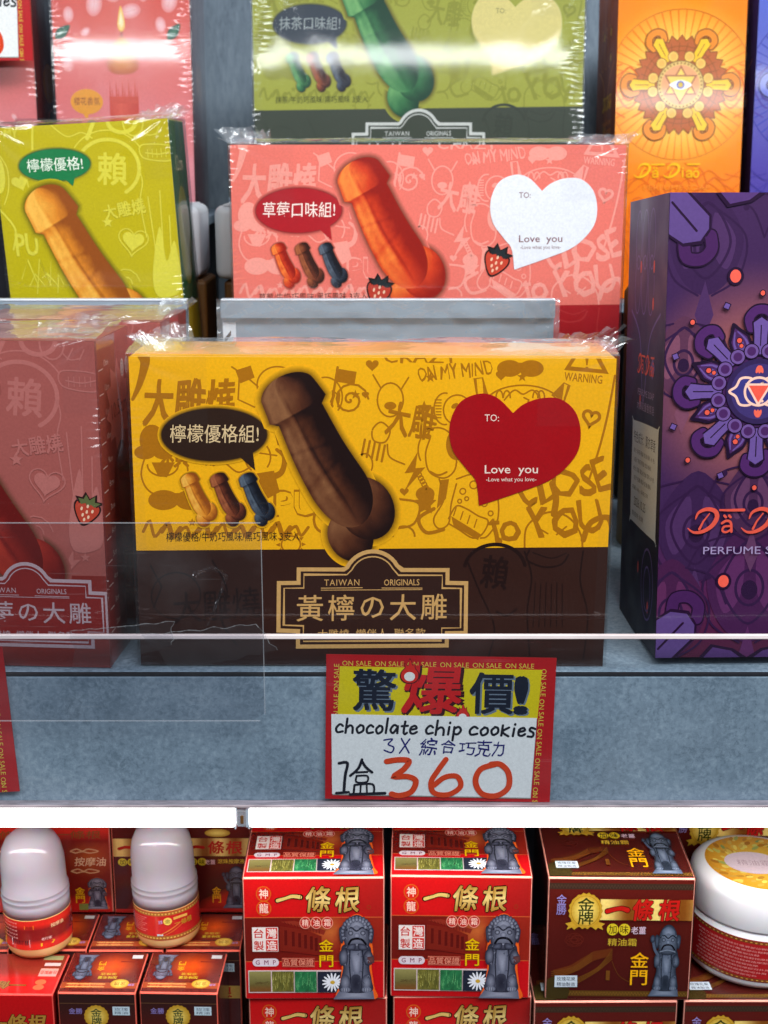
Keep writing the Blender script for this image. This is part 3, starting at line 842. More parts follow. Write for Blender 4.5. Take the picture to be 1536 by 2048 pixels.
GREENP = dict(base=(160, 164, 62), ink=(140, 144, 48), band=(58, 66, 54), band_ink=(52, 60, 48), bubble=(52, 62, 74), btxt=(150, 160, 160),
    say='抹茶口味組!', caption='抹茶/牛奶巧風味/黑巧風味 3支入', cap_col=(66, 72, 26), pal=GREEN, minis=(GREEN, BROWN, NAVY), heart=(220, 206, 128), htxt=(120, 112, 66),
    line=(206, 210, 204), fill=(58, 66, 54), name='抹茶の大雕')

def single_front(a, p):
    """upright face of the one-piece box, 353 x 557 drawing units"""
    a.base_col = p['base']
    a.rect(0, 0, 353, 557, p['base'])
    c = p['ink']; S = lambda pts, w=2.4, cl=False: a.stroke(pts, w, c, cl)
    a.text('賴', 234, 92, 62, c, 58, bold=0.03, rot=6); S(oval(226, 90, 62, 56, 40, -150, 60), 7); S(oval(226, 90, 78, 74, 30, 200, 330))
    a.text('ON MY', 20, 10, 20, c, 66, bold=.02, rot=8, wob=.1)
    S(spline([(84, 0), (78, 60), (84, 110)], 6), 4); S(spline([(60, 92), (66, 140), (80, 150)], 6)); a.fill(heart_pts(47, 108, 34, -14), c)
    S(spline([(120, 0), (150, 24), (180, 18), (200, 30)], 6)); S(spline([(205, 0), (190, 30)], 4), 8); S(oval(262, 0, 28, 22, 24, 0, 180), 8); S(oval(284, 4, 20, 26, 20), 3, True)
    S(spline([(300, 18), (312, 30), (330, 28)], 5)); S([(318, 12), (308, 30)]); S([(336, 14), (328, 30)])
    S(spline([(292, 62), (300, 48), (350, 52), (360, 66), (350, 82), (304, 76)], 6, True)); S(spline([(304, 64), (330, 68), (352, 64)], 5)); 
    for k in range(5): S([(308 + k * 9, 58), (308 + k * 9, 74)], 1.4)
    S(spline([(10, 50), (24, 80), (22, 120), (10, 150)], 6)); a.ell(4, 90, 14, 38, c); S(spline([(0, 160), (26, 200), (18, 240)], 6), 4)
    S(spline([(285, 90), (292, 120), (284, 160), (290, 230)], 6)); S(spline([(300, 150), (306, 260)], 4)); S(spline([(325, 140), (320, 300)], 4)); S(spline([(340, 190), (334, 330)], 4))
    a.fill(spline([(296, 300), (318, 210), (326, 280), (346, 240), (352, 330), (330, 352), (300, 348)], 5, True), c)
    for k in range(7): S([(28 + k * 14, 300 + (k % 3) * 16), (44 + k * 12, 262 + (k % 2) * 30), (60 + k * 13, 316)], 2)
    a.text('PU', 46, 232, 44, c, 44, bold=.03); a.star(320, 362, 9, c); a.star(24, 350, 9, c)
    a.fill(heart_pts(262, 236, 44, 12), c); a.stroke(heart_pts(262, 236, 60, 12), 2.4, c, True); a.star(214, 196, 12, c); S([(236 + 8 * math.cos(k * .5) * (k * .16), 320 + 8 * math.sin(k * .5) * (k * .16)) for k in range(26)], 2.4)
    a.text('大雕燒', 250, 172, 30, c, 84, bold=.03, rot=-8, wob=.06); a.fill([(300, 350), (284, 376), (296, 375), (286, 392), (312, 366), (300, 367)], c); S(spline([(190, 250), (206, 280), (196, 300), (214, 330)], 5))
    a.rect(0, 394, 353, 557, p['band'])
    bubble(a, 120, 78, 71, 31, [(130, 100), (160, 98), (152, 121)], p['bubble'], p['btxt'], p['say'], 112, 26, p['base'])
    a.part('pastry_picture')
    hl = (mix(p['base'], (40, 30, 0), .55), p['base'])
    pastry(a, (78, 122), (228, 412), 92, p['pal'], hl)
    if p.get('berries'):
        a.part('strawberry_picture'); strawberry(a, 326, 282, 44, (190, 66, 46), (96, 104, 60), (40, 14, 14), 18)
    k = 137 / 191.5
    plate(a, p, p['name'], T=lambda q: (218 + (q[0] - 739.5) * k, 458 + (q[1] - 1215) * k * 1.06), sz=k)

LEMON1 = dict(base=(192, 176, 12), ink=(218, 208, 66), band=(24, 104, 58), band_ink=(0, 0, 0), bubble=(24, 122, 68), btxt=(235, 244, 225), say='檸檬優格!', pal=GOLD,
    line=(220, 214, 150), fill=(24, 104, 58), name='黃檸の大雕')
ROSE1 = dict(base=(166, 88, 82), ink=(184, 108, 102), band=(134, 40, 34), band_ink=(0, 0, 0), bubble=(150, 30, 32), btxt=(235, 214, 205), say='草莓口味!', pal=((188, 60, 40), (146, 34, 26), (104, 18, 16)),  # salmon card; the dimmer light on it is put into muted colours
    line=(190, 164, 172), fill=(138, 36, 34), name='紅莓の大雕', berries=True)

# ------------------------------------------------------------------ artwork of the soap boxes
def mandala(a, cx, cy, Rd, pal, n, spin=0):
    a.part('mandala_picture')
    P = lambda r, ang: (cx + r * Rd * math.cos(R(ang)), cy + r * Rd * math.sin(R(ang)))
    if pal['disc']:
        a.fill([P(.86 if k % 2 else .76, spin + 360 * k / 60) for k in range(60)], pal['line']); a.fill([P(.83 if k % 2 else .735, spin + 360 * k / 60) for k in range(60)], pal['disc'])
        for k in range(30): a.stroke([P(.5, 12 * k), P(.72, 12 * k + 3)], Rd * .012, pal['line'])
        for rr in (.58, .66): a.stroke(oval(cx, cy, rr * Rd, rr * Rd, 60), Rd * .012, pal['line'], True)
    else:
        a.ell(cx, cy, .62 * Rd, .62 * Rd, pal['core'])
        for k in range(n):
            g = spin + 360 * (k + .5) / n
            leaf = [P(.5, g - 15), P(.70, g - 11), P(.80, g - 5), P(.90, g), P(.80, g + 5), P(.70, g + 11), P(.5, g + 15)]
            a.fill(spline(leaf, 4), pal['line'])
            a.fill([P(.52, g - 12), P(.69, g - 8.5), P(.83, g), P(.69, g + 8.5), P(.52, g + 12)], pal['core'])
            for d in (-6.5, 6.5): a.stroke(spline([P(.55, g + d * 1.2), P(.66, g + d), P(.78, g + d * .2)], 4), Rd * .035, pal['petal'], taper=lambda t: 1 - .6 * t)
            a.ell(*P(.62, g), .085 * Rd, .036 * Rd, pal['petal'], 20, g); 
            for rr, s in ((.60, .022), (.67, .028)): a.ell(*P(rr, g), s * 1.5 * Rd, s * 1.5 * Rd, pal['line'], 12); a.ell(*P(rr, g), s * 1.1 * Rd, s * 1.1 * Rd, pal['dot'], 12)
    for k in range(n):
        g = spin + 360 * k / n
        # petal arm with a hooked tip and two round ends at its root
        hook = spline([P(.78, g - 9), P(.90, g - 9.5), P(.985, g - 4), P(.99, g + 3), P(.93, g + 8), P(.83, g + 8)], 5)
        a.stroke(hook, Rd * .145, pal['line']); a.stroke(hook, Rd * .105, pal['tip'])
        arm = [P(.46, g - 9), P(.70, g - 6.5), P(.84, g - 6.5), P(.90, g), P(.84, g + 6.5), P(.70, g + 6.5), P(.46, g + 9)]
        a.fill([(cx + (x - cx) * 1.012 + 0, cy + (y - cy) * 1.012) for x, y in [P(.44, g - 12), P(.70, g - 8), P(.845, g - 7.8), P(.92, g), P(.845, g + 7.8), P(.70, g + 8), P(.44, g + 12)]], pal['line'])
        a.fill(arm, pal['petal']); a.stroke([P(.56, g), P(.80, g)], Rd * .014, pal['line'])
        for d in (-13.5, 13.5):
            q = P(.50, g + d * (6 / n) ** .35)
            a.ell(*q, Rd * .098, Rd * .098, pal['line'], 24); a.ell(*q, Rd * .085, Rd * .085, pal['petal2'], 24); a.ell(*q, Rd * .055, Rd * .055, pal['bud'], 20)

def soap_front(a, p, w=80.0, h=198.0):
    cx, cy = w / 2, p['cy']
    bgf = p['bg']
    a.grid(0, 0, w, h, 20, 44, lambda x, y: bgf(math.hypot(x - cx, y - cy), y))
    if p['rays']:
        for k in range(54):
            g = 360 * k / 54; r0, r1 = 22 + 2 * (k % 2), 45
            a.stroke([(cx + r0 * math.cos(R(g)), cy + r0 * math.sin(R(g))), (cx + r1 * math.cos(R(g)), cy + r1 * math.sin(R(g)))], .75, p['ray'], cap=False, taper=lambda t: .15 + t)
        a.stroke(oval(cx, cy, 45.5, 45.5, 80), .5, p['ray2'], True); a.stroke(oval(cx, cy, 24.5, 24.5, 60), .5, mix(p['ray'], (255, 220, 90), .6), True)
    c = p['pat']
    # large petal pattern over the whole face
    for (x, y, s) in ((16, 20, 1), (64, 20, 1), (8, 68, .8), (72, 68, .8), (16, 140, 1.1), (64, 140, 1.1), (40, 165, 1.2), (6, 176, 1), (74, 176, 1), (40, 128, .8)):
        if p['rays'] and y < 105 and 12 < x < 68: continue
        if not p['rays']:
            lt, dk_ = mix(bgf(math.hypot(x - cx, y - cy), y), (130, 84, 140), .16), mix(bgf(math.hypot(x - cx, y - cy), y), c, .45)
            a.fill(spline([(x, y - 22 * s), (x + 15 * s, y - 4 * s), (x + 11 * s, y + 14 * s), (x, y + 22 * s), (x - 11 * s, y + 14 * s), (x - 15 * s, y - 4 * s)], 6, True), dk_)
            for sg in (-1, 1): a.fill(spline([(x + sg * 3 * s, y - 12 * s), (x + sg * 12 * s, y - 2 * s), (x + sg * 9 * s, y + 11 * s), (x + sg * 3 * s, y + 4 * s)], 5, True), lt); a.ell(x + sg * 16 * s, y - 14 * s, 1.3, 1.3, c, 10)
            a.fill([(x, y + 16 * s), (x + 4 * s, y + 30 * s), (x, y + 40 * s), (x - 4 * s, y + 30 * s)], lt)
        a.stroke(spline([(x, y - 16 * s), (x + 10 * s, y), (x, y + 15 * s), (x - 10 * s, y)], 8, True), 1.1, c, True)
        a.stroke(oval(x, y + 2, 5 * s, 6.5 * s, 24), 1.2, c, True)
        if not p['rays']: a.ell(x, y + 3, 3 * s, 3.6 * s, mix(c, (0, 0, 0), .12), 20)
        for sg in (-1, 1):
            a.stroke(spline([(x, y - 16 * s), (x + sg * 16 * s, y - 3 * s), (x + sg * 14 * s, y + 14 * s), (x + sg * 3 * s, y + 22 * s)], 7), .9, c)
            a.stroke(spline([(x + sg * 6 * s, y - 18 * s), (x + sg * 18 * s, y - 14 * s), (x + sg * 24 * s, y - 2 * s)], 7), .8, c)
    if p['rays']:
        for k in range(10): a.stroke(spline([(k * 9 - 4, 198), (k * 9 + 2, 176), (k * 9 - 2, 158), (k * 9 + 5, 138)], 6), .6, c)
        for y in (118, 126, 150): a.stroke(spline([(0, y), (10, y + 6), (20, y), (30, y + 7), (40, y), (50, y + 7), (60, y), (70, y + 6), (80, y)], 5), .6, c)
    if p.get('corner'):
        L1, L2 = p['corner']; k_ = (36, 14, 44)
        for (ox, oy, sx, sy) in ((0, 0, 1, 1), (80, 0, -1, 1), (0, 198, 1, -1), (80, 198, -1, -1)):
            Q = lambda P_: [(ox + x * sx, oy + y * sy) for x, y in P_]
            hk = spline([(6.5, 21.5), (8, 26.5), (14, 27), (18, 23), (17.5, 17.5)], 6)
            a.stroke(Q(hk), 6.2, k_); a.stroke(Q(hk), 4.9, L2)
            a.fill(Q([(0, 0), (8, -.5), (17.5, 9), (17.6, 15), (14, 21), (6, 22), (0, 18)]), k_); a.fill(Q([(0, 0), (7, 0), (16.5, 9.6), (16.6, 14.6), (13.2, 19.6), (6, 20.6), (0, 16.8)]), L1)
            a.stroke(Q([(1, 4), (11.5, 15.5)]), 1.0, k_)
            a.fill(Q([(19, 0), (24, 6), (34, 4), (40, 0)]), k_); a.fill(Q([(21, 0), (25, 4.6), (33, 3), (37, 0)]), mix(L1, L2, .4))
            a.ell(*Q([(28.5, 34)])[0], 3.5, 3.8, k_, 20); a.ell(*Q([(28.5, 34)])[0], 2.3, 2.7, (238, 92, 74), 20)
    mandala(a, cx, cy, p['R'], p['m'], p['n'], p['spin'])
    for k in range(p['n'] if p.get('dots') else 0):
        g = p['spin'] + 360 * (k) / p['n']; q = (cx + 1.19 * p['R'] * math.cos(R(g)), cy + 1.19 * p['R'] * math.sin(R(g)))
        a.ell(*q, 1.35, 1.45, p['m']['line'], 14); a.ell(*q, .95, 1.05, p['m']['dot'], 14)
        g += 180 / p['n']; q = (cx + 1.12 * p['R'] * math.cos(R(g)), cy + 1.12 * p['R'] * math.sin(R(g)))
        a.star(*q, 2.0, p['m']['line'], 2, 1.0, g); a.star(*q, 1.45, p['m']['petal'], 2, 1.0, g)
    p['centre'](a, cx, cy, p['R'])
    a.part('name_strip')
    da_diao(a, p['tx'], p['ty'], p['ts'], p['text'])
    a.text('PERFUME SOAP', cx, p['ty'] + p['ts'] * 1.72, 3.3, p['text2'], 42)

def centre_eye(a, cx, cy, Rd):
    a.ell(cx, cy, .42 * Rd, .42 * Rd, (140, 96, 44)); a.ell(cx, cy, .40 * Rd, .40 * Rd, (232, 196, 110)); a.ell(cx, cy, .34 * Rd, .34 * Rd, (236, 164, 110))
    for k in range(36): a.ell(cx + .37 * Rd * math.cos(k * math.pi / 18), cy + .37 * Rd * math.sin(k * math.pi / 18), .02 * Rd, .02 * Rd, (170, 120, 60), 8)
    for s in (-90, 90): 
        t = [(cx + .31 * Rd * math.cos(R(s + 120 * k)), cy + .31 * Rd * math.sin(R(s + 120 * k))) for k in range(3)]
        a.fill(t, (246, 208, 96)); a.stroke(t, .028 * Rd, (176, 104, 70), True, cap=False)
    a.fill(spline([(cx - .2 * Rd, cy), (cx - .1 * Rd, cy - .06 * Rd), (cx, cy - .08 * Rd), (cx + .1 * Rd, cy - .06 * Rd), (cx + .2 * Rd, cy), (cx + .1 * Rd, cy + .06 * Rd), (cx, cy + .08 * Rd), (cx - .1 * Rd, cy + .06 * Rd)], 4, True), (246, 246, 240))
    a.ell(cx, cy, .07 * Rd, .07 * Rd, (96, 96, 190), 20); a.ell(cx, cy, .045 * Rd, .045 * Rd, (214, 180, 60), 16)

def centre_triangle(a, cx, cy, Rd):
    a.ell(cx, cy, .40 * Rd, .40 * Rd, (50, 34, 78)); a.ell(cx, cy, .34 * Rd, .34 * Rd, (62, 48, 104))
    wing = spline([(cx - .36 * Rd, cy), (cx - .28 * Rd, cy - .06 * Rd), (cx - .22 * Rd, cy - .16 * Rd), (cx - .08 * Rd, cy - .15 * Rd), (cx + .0 * Rd, cy), (cx - .08 * Rd, cy + .15 * Rd), (cx - .22 * Rd, cy + .16 * Rd), (cx - .28 * Rd, cy + .06 * Rd)], 5, True)
    for sg in (1, -1):
        w = [(cx + (x - cx) * sg, y) for x, y in wing]; a.fill(w, (58, 54, 124)); a.stroke(w, .03 * Rd, (248, 196, 176), True)
    a.ell(cx, cy, .17 * Rd, .17 * Rd, (58, 54, 124)); a.stroke(oval(cx, cy, .17 * Rd, .17 * Rd, 40), .03 * Rd, (248, 196, 176), True)
    t = [(cx - .145 * Rd, cy - .085 * Rd), (cx + .145 * Rd, cy - .085 * Rd), (cx, cy + .16 * Rd)]
    a.fill(t, (238, 88, 70)); a.stroke(t, .026 * Rd, (248, 196, 176), True, cap=False)
    for sg in (-1, 1):
        for d in (-18, 0, 18): a.ell(cx + .05 * Rd * math.sin(R(d)) * 1.6, cy + sg * .27 * Rd, .05 * Rd, .02 * Rd, (238, 100, 80), 14, 90 + d * sg)

ORANGEP = dict(cy=66, R=35.5, n=6, spin=-60, rays=True, ray=(240, 120, 10), ray2=(214, 110, 20), pat=(232, 108, 12), tx=12.5, ty=114, ts=8.5, text=(255, 196, 10), text2=(250, 150, 40),
    bg=lambda r, y: mix((255, 214, 96), (250, 138, 12), (r - 22) / 30) if r < 52 else mix((250, 138, 12), (240, 112, 8), (r - 52) / 50),
    m=dict(disc=(190, 96, 40), line=(140, 74, 22), petal=(250, 198, 36), petal2=(246, 196, 90), bud=(240, 176, 80), tip=(238, 140, 36), core=(200, 100, 40), dot=(240, 90, 60)), centre=centre_eye)
PURPLEP = dict(cy=82, R=34.5, n=8, spin=0, rays=False, pat=(48, 24, 60), tx=12, ty=132, ts=10.6, text=(222, 84, 66), text2=(160, 140, 180), dots=True, corner=((88, 64, 120), (66, 30, 80)),
    bg=lambda r, y: mix((150, 84, 84), (60, 34, 74), (r - 24) / 30) if y < 140 else mix(mix((60, 34, 74), (82, 32, 76), (y - 140) / 30), (78, 28, 54), (y - 165) / 33),
    m=dict(disc=None, line=(32, 15, 40), petal=(104, 78, 144), petal2=(108, 78, 140), bud=(72, 36, 90), tip=(76, 36, 94), core=(70, 36, 86), dot=(226, 88, 70)), centre=centre_triangle)
BLUEP = dict(cy=66, R=35.5, n=6, spin=-60, rays=True, ray=(60, 66, 170), ray2=(50, 50, 150), pat=(74, 62, 156), tx=12.5, ty=114, ts=8.5, text=(150, 190, 240), text2=(120, 120, 200),
    bg=lambda r, y: mix((90, 110, 205), (84, 70, 160), y / 120),
    m=dict(disc=(60, 60, 150), line=(40, 34, 110), petal=(130, 150, 230), petal2=(120, 140, 220), bud=(90, 90, 180), tip=(100, 110, 200), core=(60, 60, 150), dot=(90, 200, 200)), centre=centre_eye)
# ------------------------------------------------------------------ artwork of the balm boxes
def stone_beast(a, x0, y0, x1, y1, light=(150, 152, 170), mid=(94, 97, 116), dark=(38, 38, 52), raised=False, rim=None):
    """picture of a seated stone guardian statue on a plinth, filling the rectangle"""
    f = lambda p: (x0 + p[0] * (x1 - x0), y0 + p[1] * (y1 - y0))
    Q = lambda L_: [f(p) for p in L_]
    lw = (x1 - x0) * .022
    if rim: 
        a.fill(Q(spline([(.14, .20), (.28, .04), (.52, -.02), (.76, .05), (.90, .24), (.97, .46), (.92, .60), (.99, .84), (1.03, 1.0), (-.04, 1.0), (.02, .82), (.08, .6), (.04, .42)], 5, True)), rim)
    a.fan(Q([(.0, .90), (.96, .90), (1.0, 1.0), (-.16, 1.0)]), light, mid)
    body = Q(spline([(.16, .34), (.80, .34), (.92, .46), (.86, .62), (.92, .76), (.90, .91), (.06, .91), (.04, .78), (.12, .62), (.06, .46)], 6, True))
    a.fan(body, mix(mid, light, .35), dark, rings=((0, 0), (.45, .2), (.78, .55), (1, 1)))
    for L_ in ([(.32, .36), (.30, .60), (.36, .90)], [(.66, .36), (.68, .60), (.62, .90)]): a.stroke(Q(spline(L_, 5)), lw * 1.6, dark)
    a.fan(Q(spline([(.34, .42), (.62, .42), (.60, .66), (.52, .72), (.40, .66)], 5, True)), light, mid)
    a.fan(Q(spline([(.36, .72), (.60, .72), (.60, .90), (.36, .90)], 3, True)), dark, mix(dark, mid, .4))
    for cx in (.18, .78):
        a.fan(Q(oval(cx, .80, .14, .10, 20)), mix(light, mid, .3), mix(dark, mid, .4)); a.fan(Q(oval(cx, .885, .14, .035, 16)), light, mid)
        for k in (-1, 0, 1): a.stroke(Q([(cx + k * .06, .87), (cx + k * .06, .905)]), lw * .6, dark)
    a.fan(Q(spline([(.02, .44), (.18, .38), (.26, .46), (.22, .58), (.04, .58)], 4, True)), mix(light, mid, .5), dark)
    a.fan(Q(spline([(.70, .46), (.86, .40), (.98, .50), (.92, .58), (.74, .58)], 4, True)), mix(light, mid, .5), dark)
    if raised: a.stroke(Q(spline([(.16, .42), (.02, .34), (-.06, .22)], 5)), lw * 4.5, mid); a.fan(Q(oval(-.08, .19, .09, .055, 16)), mid, dark)
    else: a.fan(Q([(.80, .49), (.99, .48), (1.0, .56), (.82, .57)]), (110, 66, 62), (80, 46, 50))
    head = Q(spline([(.14, .22), (.22, .08), (.40, .0), (.62, .0), (.80, .09), (.88, .24), (.84, .36), (.66, .41), (.34, .41), (.18, .35)], 6, True))
    a.fan(head, mix(light, mid, .3), dark, rings=((0, 0), (.5, .3), (.82, .6), (1, 1)))
    a.fan(Q(spline([(.28, .07), (.5, .02), (.74, .08), (.70, .15), (.5, .12), (.32, .15)], 5, True)), light, mid)
    for cx in (.09, .91): a.fan(Q(spline([(cx - .08, .16), (cx, .13), (cx + .08, .18), (cx + .03, .32), (cx - .05, .30)], 4, True)), mid, dark)
    a.stroke(Q(spline([(.22, .17), (.36, .14), (.5, .18), (.66, .14), (.80, .17)], 5)), lw * 1.8, dark)
    for cx in (.34, .68): a.fan(Q(oval(cx, .205, .075, .028, 14)), light, dark)
    a.fan(Q(oval(.51, .235, .09, .035, 14)), light, mid)
    a.stroke(Q(spline([(.28, .335), (.36, .285), (.51, .27), (.66, .285), (.76, .335)], 6)), lw * 2.8, (22, 20, 28)); a.stroke(Q(spline([(.22, .37), (.5, .345), (.80, .37)], 5)), lw * 1.2, light)
    if not raised:
        for k in range(17):
            g_ = R(160 + 220 * k / 16); q = (.51 + .40 * math.cos(g_), .20 + .175 * math.sin(g_)); a.fan(Q(oval(q[0], q[1], .062, .034, 12)), mix(light, mid, .35), dark)
        for k in range(9):
            g_ = R(180 + 180 * k / 8); q = (.51 + .24 * math.cos(g_), .13 + .085 * math.sin(g_)); a.fan(Q(oval(q[0], q[1], .05, .028, 10)), light, mix(mid, dark, .4))
        for sg in (-1, 1): a.fan(Q(spline([(.51 + sg * .04, .33), (.51 + sg * .24, .345), (.51 + sg * .30, .40), (.51 + sg * .06, .40)], 4, True)), mid, dark)
    r = random.Random(4)
    for k in range(26):
        x, y = .12 + .74 * r.random(), .08 + .8 * r.random(); a.stroke(Q(spline([(x, y), (x + .04, y - .012), (x + .09 * r.random(), y + .012)], 3)), lw * .5, mix(mid, dark if k % 2 else light, .6))

def photo_tile(a, x0, y0, x1, y1, kind):
    r = random.Random(kind * 9)
    w, h = x1 - x0, y1 - y0
    if kind == 0:
        a.grid(x0, y0, x1, y1, 10, 6, lambda x, y: mix(mix((150, 140, 84), (104, 96, 52), (y - y0) / h * 1.5), (124, 74, 36), ((y - y0) / h - .6) * 3))
        for k in range(10): a.stroke([(x0 + w * r.random(), y0 + h * .5), (x0 + w * r.random(), y0 + h * .62)], w * .012, (86, 66, 36))
    else:
        base = {1: (120, 112, 48), 2: (44, 122, 74), 3: (36, 40, 58)}[kind]
        a.grid(x0, y0, x1, y1, 8, 6, lambda x, y: mix(base, (20, 30, 20), .5 * noise.noise((x * .05, y * .05, kind)) + .15))
        if kind in (1, 2):
            for k in range(46):
                x, y = x0 + w * r.random(), y0 + h * (.25 + .75 * r.random()); L_ = h * (.15 + .35 * r.random())
                a.stroke([(x, y), (x + w * .10 * (r.random() - .5), max(y0, y - L_))], w * .018, mix(base, (206, 202, 110) if kind == 1 else (124, 204, 132), r.random()), cap=False, taper=lambda t: 1.1 - t)
        if kind == 3:
            for k in range(15):
                g = 24 * k; a.ell(x0 + w * .56 + w * .24 * math.cos(R(g)), y0 + h * .52 + h * .26 * math.sin(R(g)), w * .16, h * .05, (232, 232, 240), 12, g)
            a.ell(x0 + w * .56, y0 + h * .52, w * .09, h * .09, (200, 160, 50), 14)

def balm_red(a, title=True):
    """red balm box: 1300 x 1075 drawing units"""
    a.grid(0, 0, 1300, 1075, 12, 10, lambda x, y: mix((206, 20, 22), (150, 30, 26), (x / 1300 - .35) * 1.2) if y < 700 else (204, 18, 24))
    a.grid(0, 342, 1300, 740, 16, 6, lambda x, y: mix(mix((112, 24, 18), (150, 36, 24), (x - 400) / 500), (206, 110, 50), 1 - math.hypot(x - 790, (y - 470)) / 190))
    for y in (342, 738): a.stroke([(0, y), (1300, y)], 6, (206, 96, 46), cap=False)
    # long tiled house
    k_ = (140, 44, 30); d_ = (92, 20, 16)
    a.fill([(340, 380), (470, 372), (760, 460), (740, 500), (560, 440)], k_)
    for k in range(12): a.stroke([(370 + k * 30, 380 + k * 7), (390 + k * 28, 400 + k * 8)], 5, d_)
    a.fill([(330, 420), (560, 450), (720, 510), (720, 665), (330, 640)], (122, 32, 22))
    for k, x in enumerate((370, 440, 500, 555, 610, 655)): a.rect(x, 455 + k * 14, x + 26, 590 + k * 10, d_)
    a.stroke([(330, 645), (720, 690)], 8, d_)
    a.part('title_panel')
    for cy, ch in ((130, '神'), (258, '龍')):
        a.ell(183, cy, 70, 68, (206, 96, 26)); a.ell(183, cy, 62, 60, (216, 36, 24)); a.text(ch, 183, cy, 84, (245, 208, 190), bold=.02)
    a.stroke(spline([(308, 190), (380, 172), (450, 152), (530, 160)], 6), 52, (60, 22, 8), taper=lambda t: .75 + .4 * abs(t - .4)); a.stroke(spline([(312, 190), (380, 172), (450, 152), (524, 160)], 6), 34, (226, 186, 104), taper=lambda t: .75 + .4 * abs(t - .4))
    g = lambda y: mix((244, 214, 140), (176, 128, 52), abs(y * 2.2) + .1)
    for x, ch, rr in ((690, '條', 0), (965, '根', -2)): a.text(ch, x, 180, 226, (222, 182, 100), 226, bold=.030, rot=rr, shear=.14, wob=.05, outline=(56, 20, 8), out_w=.034, grad=g)
    a.stroke(oval(1165, 250, 16, 16, 16), 4, (130, 60, 20), True)
    for k, ch in enumerate('精油霜'): a.ell(568 + 103 * k, 388, 54, 54, (232, 150, 130)); a.ell(568 + 103 * k, 388, 47, 47, (190, 36, 26)); a.text(ch, 568 + 103 * k, 388, 62, (246, 206, 190), bold=.015)
    a.part('seal_panel')
    a.rect(68, 425, 312, 645, (240, 220, 214))
    for k, ch in enumerate('台灣製造'):
        x, y = 129 + 122 * (k % 2), 480 + 110 * (k // 2)
        a.rect(x - 55, y - 50, x + 55, y + 50, (214, 52, 44) if k in (1, 3) else (240, 224, 218)); a.text(ch, x, y, 84, (244, 222, 216) if k in (1, 3) else (206, 50, 42), 90, bold=.03)
    P = oval(104, 742, 38, 36, 14, 90, 270) + oval(276, 742, 38, 36, 14, -90, 90); a.fill(P, (226, 206, 214)); a.text('G  M  P', 190, 742, 40, (130, 60, 90), 190, bold=.02)
    a.rect(345, 706, 650, 780, (150, 40, 30)); a.text('品質保證', 497, 743, 62, (226, 140, 116), 290, bold=.015); a.stroke([(345, 706), (650, 706), (650, 780), (345, 780)], 5, (206, 106, 86), True)
    a.text('金', 762, 590, 104, (240, 190, 10), 134, bold=.022, outline=(120, 30, 10), out_w=.02); a.text('門', 762, 732, 104, (240, 190, 10), 128, bold=.022, outline=(120, 30, 10), out_w=.02)
    a.part('herb_picture')
    a.rect(22, 812, 930, 1018, (216, 190, 190))
    for k in range(4): photo_tile(a, 30 + 216 * k, 822, 236 + 216 * k if k < 3 else 930, 1010, k)
    a.part('statue_picture')
    stone_beast(a, 880, 318, 1215, 1075, rim=(236, 96, 30))

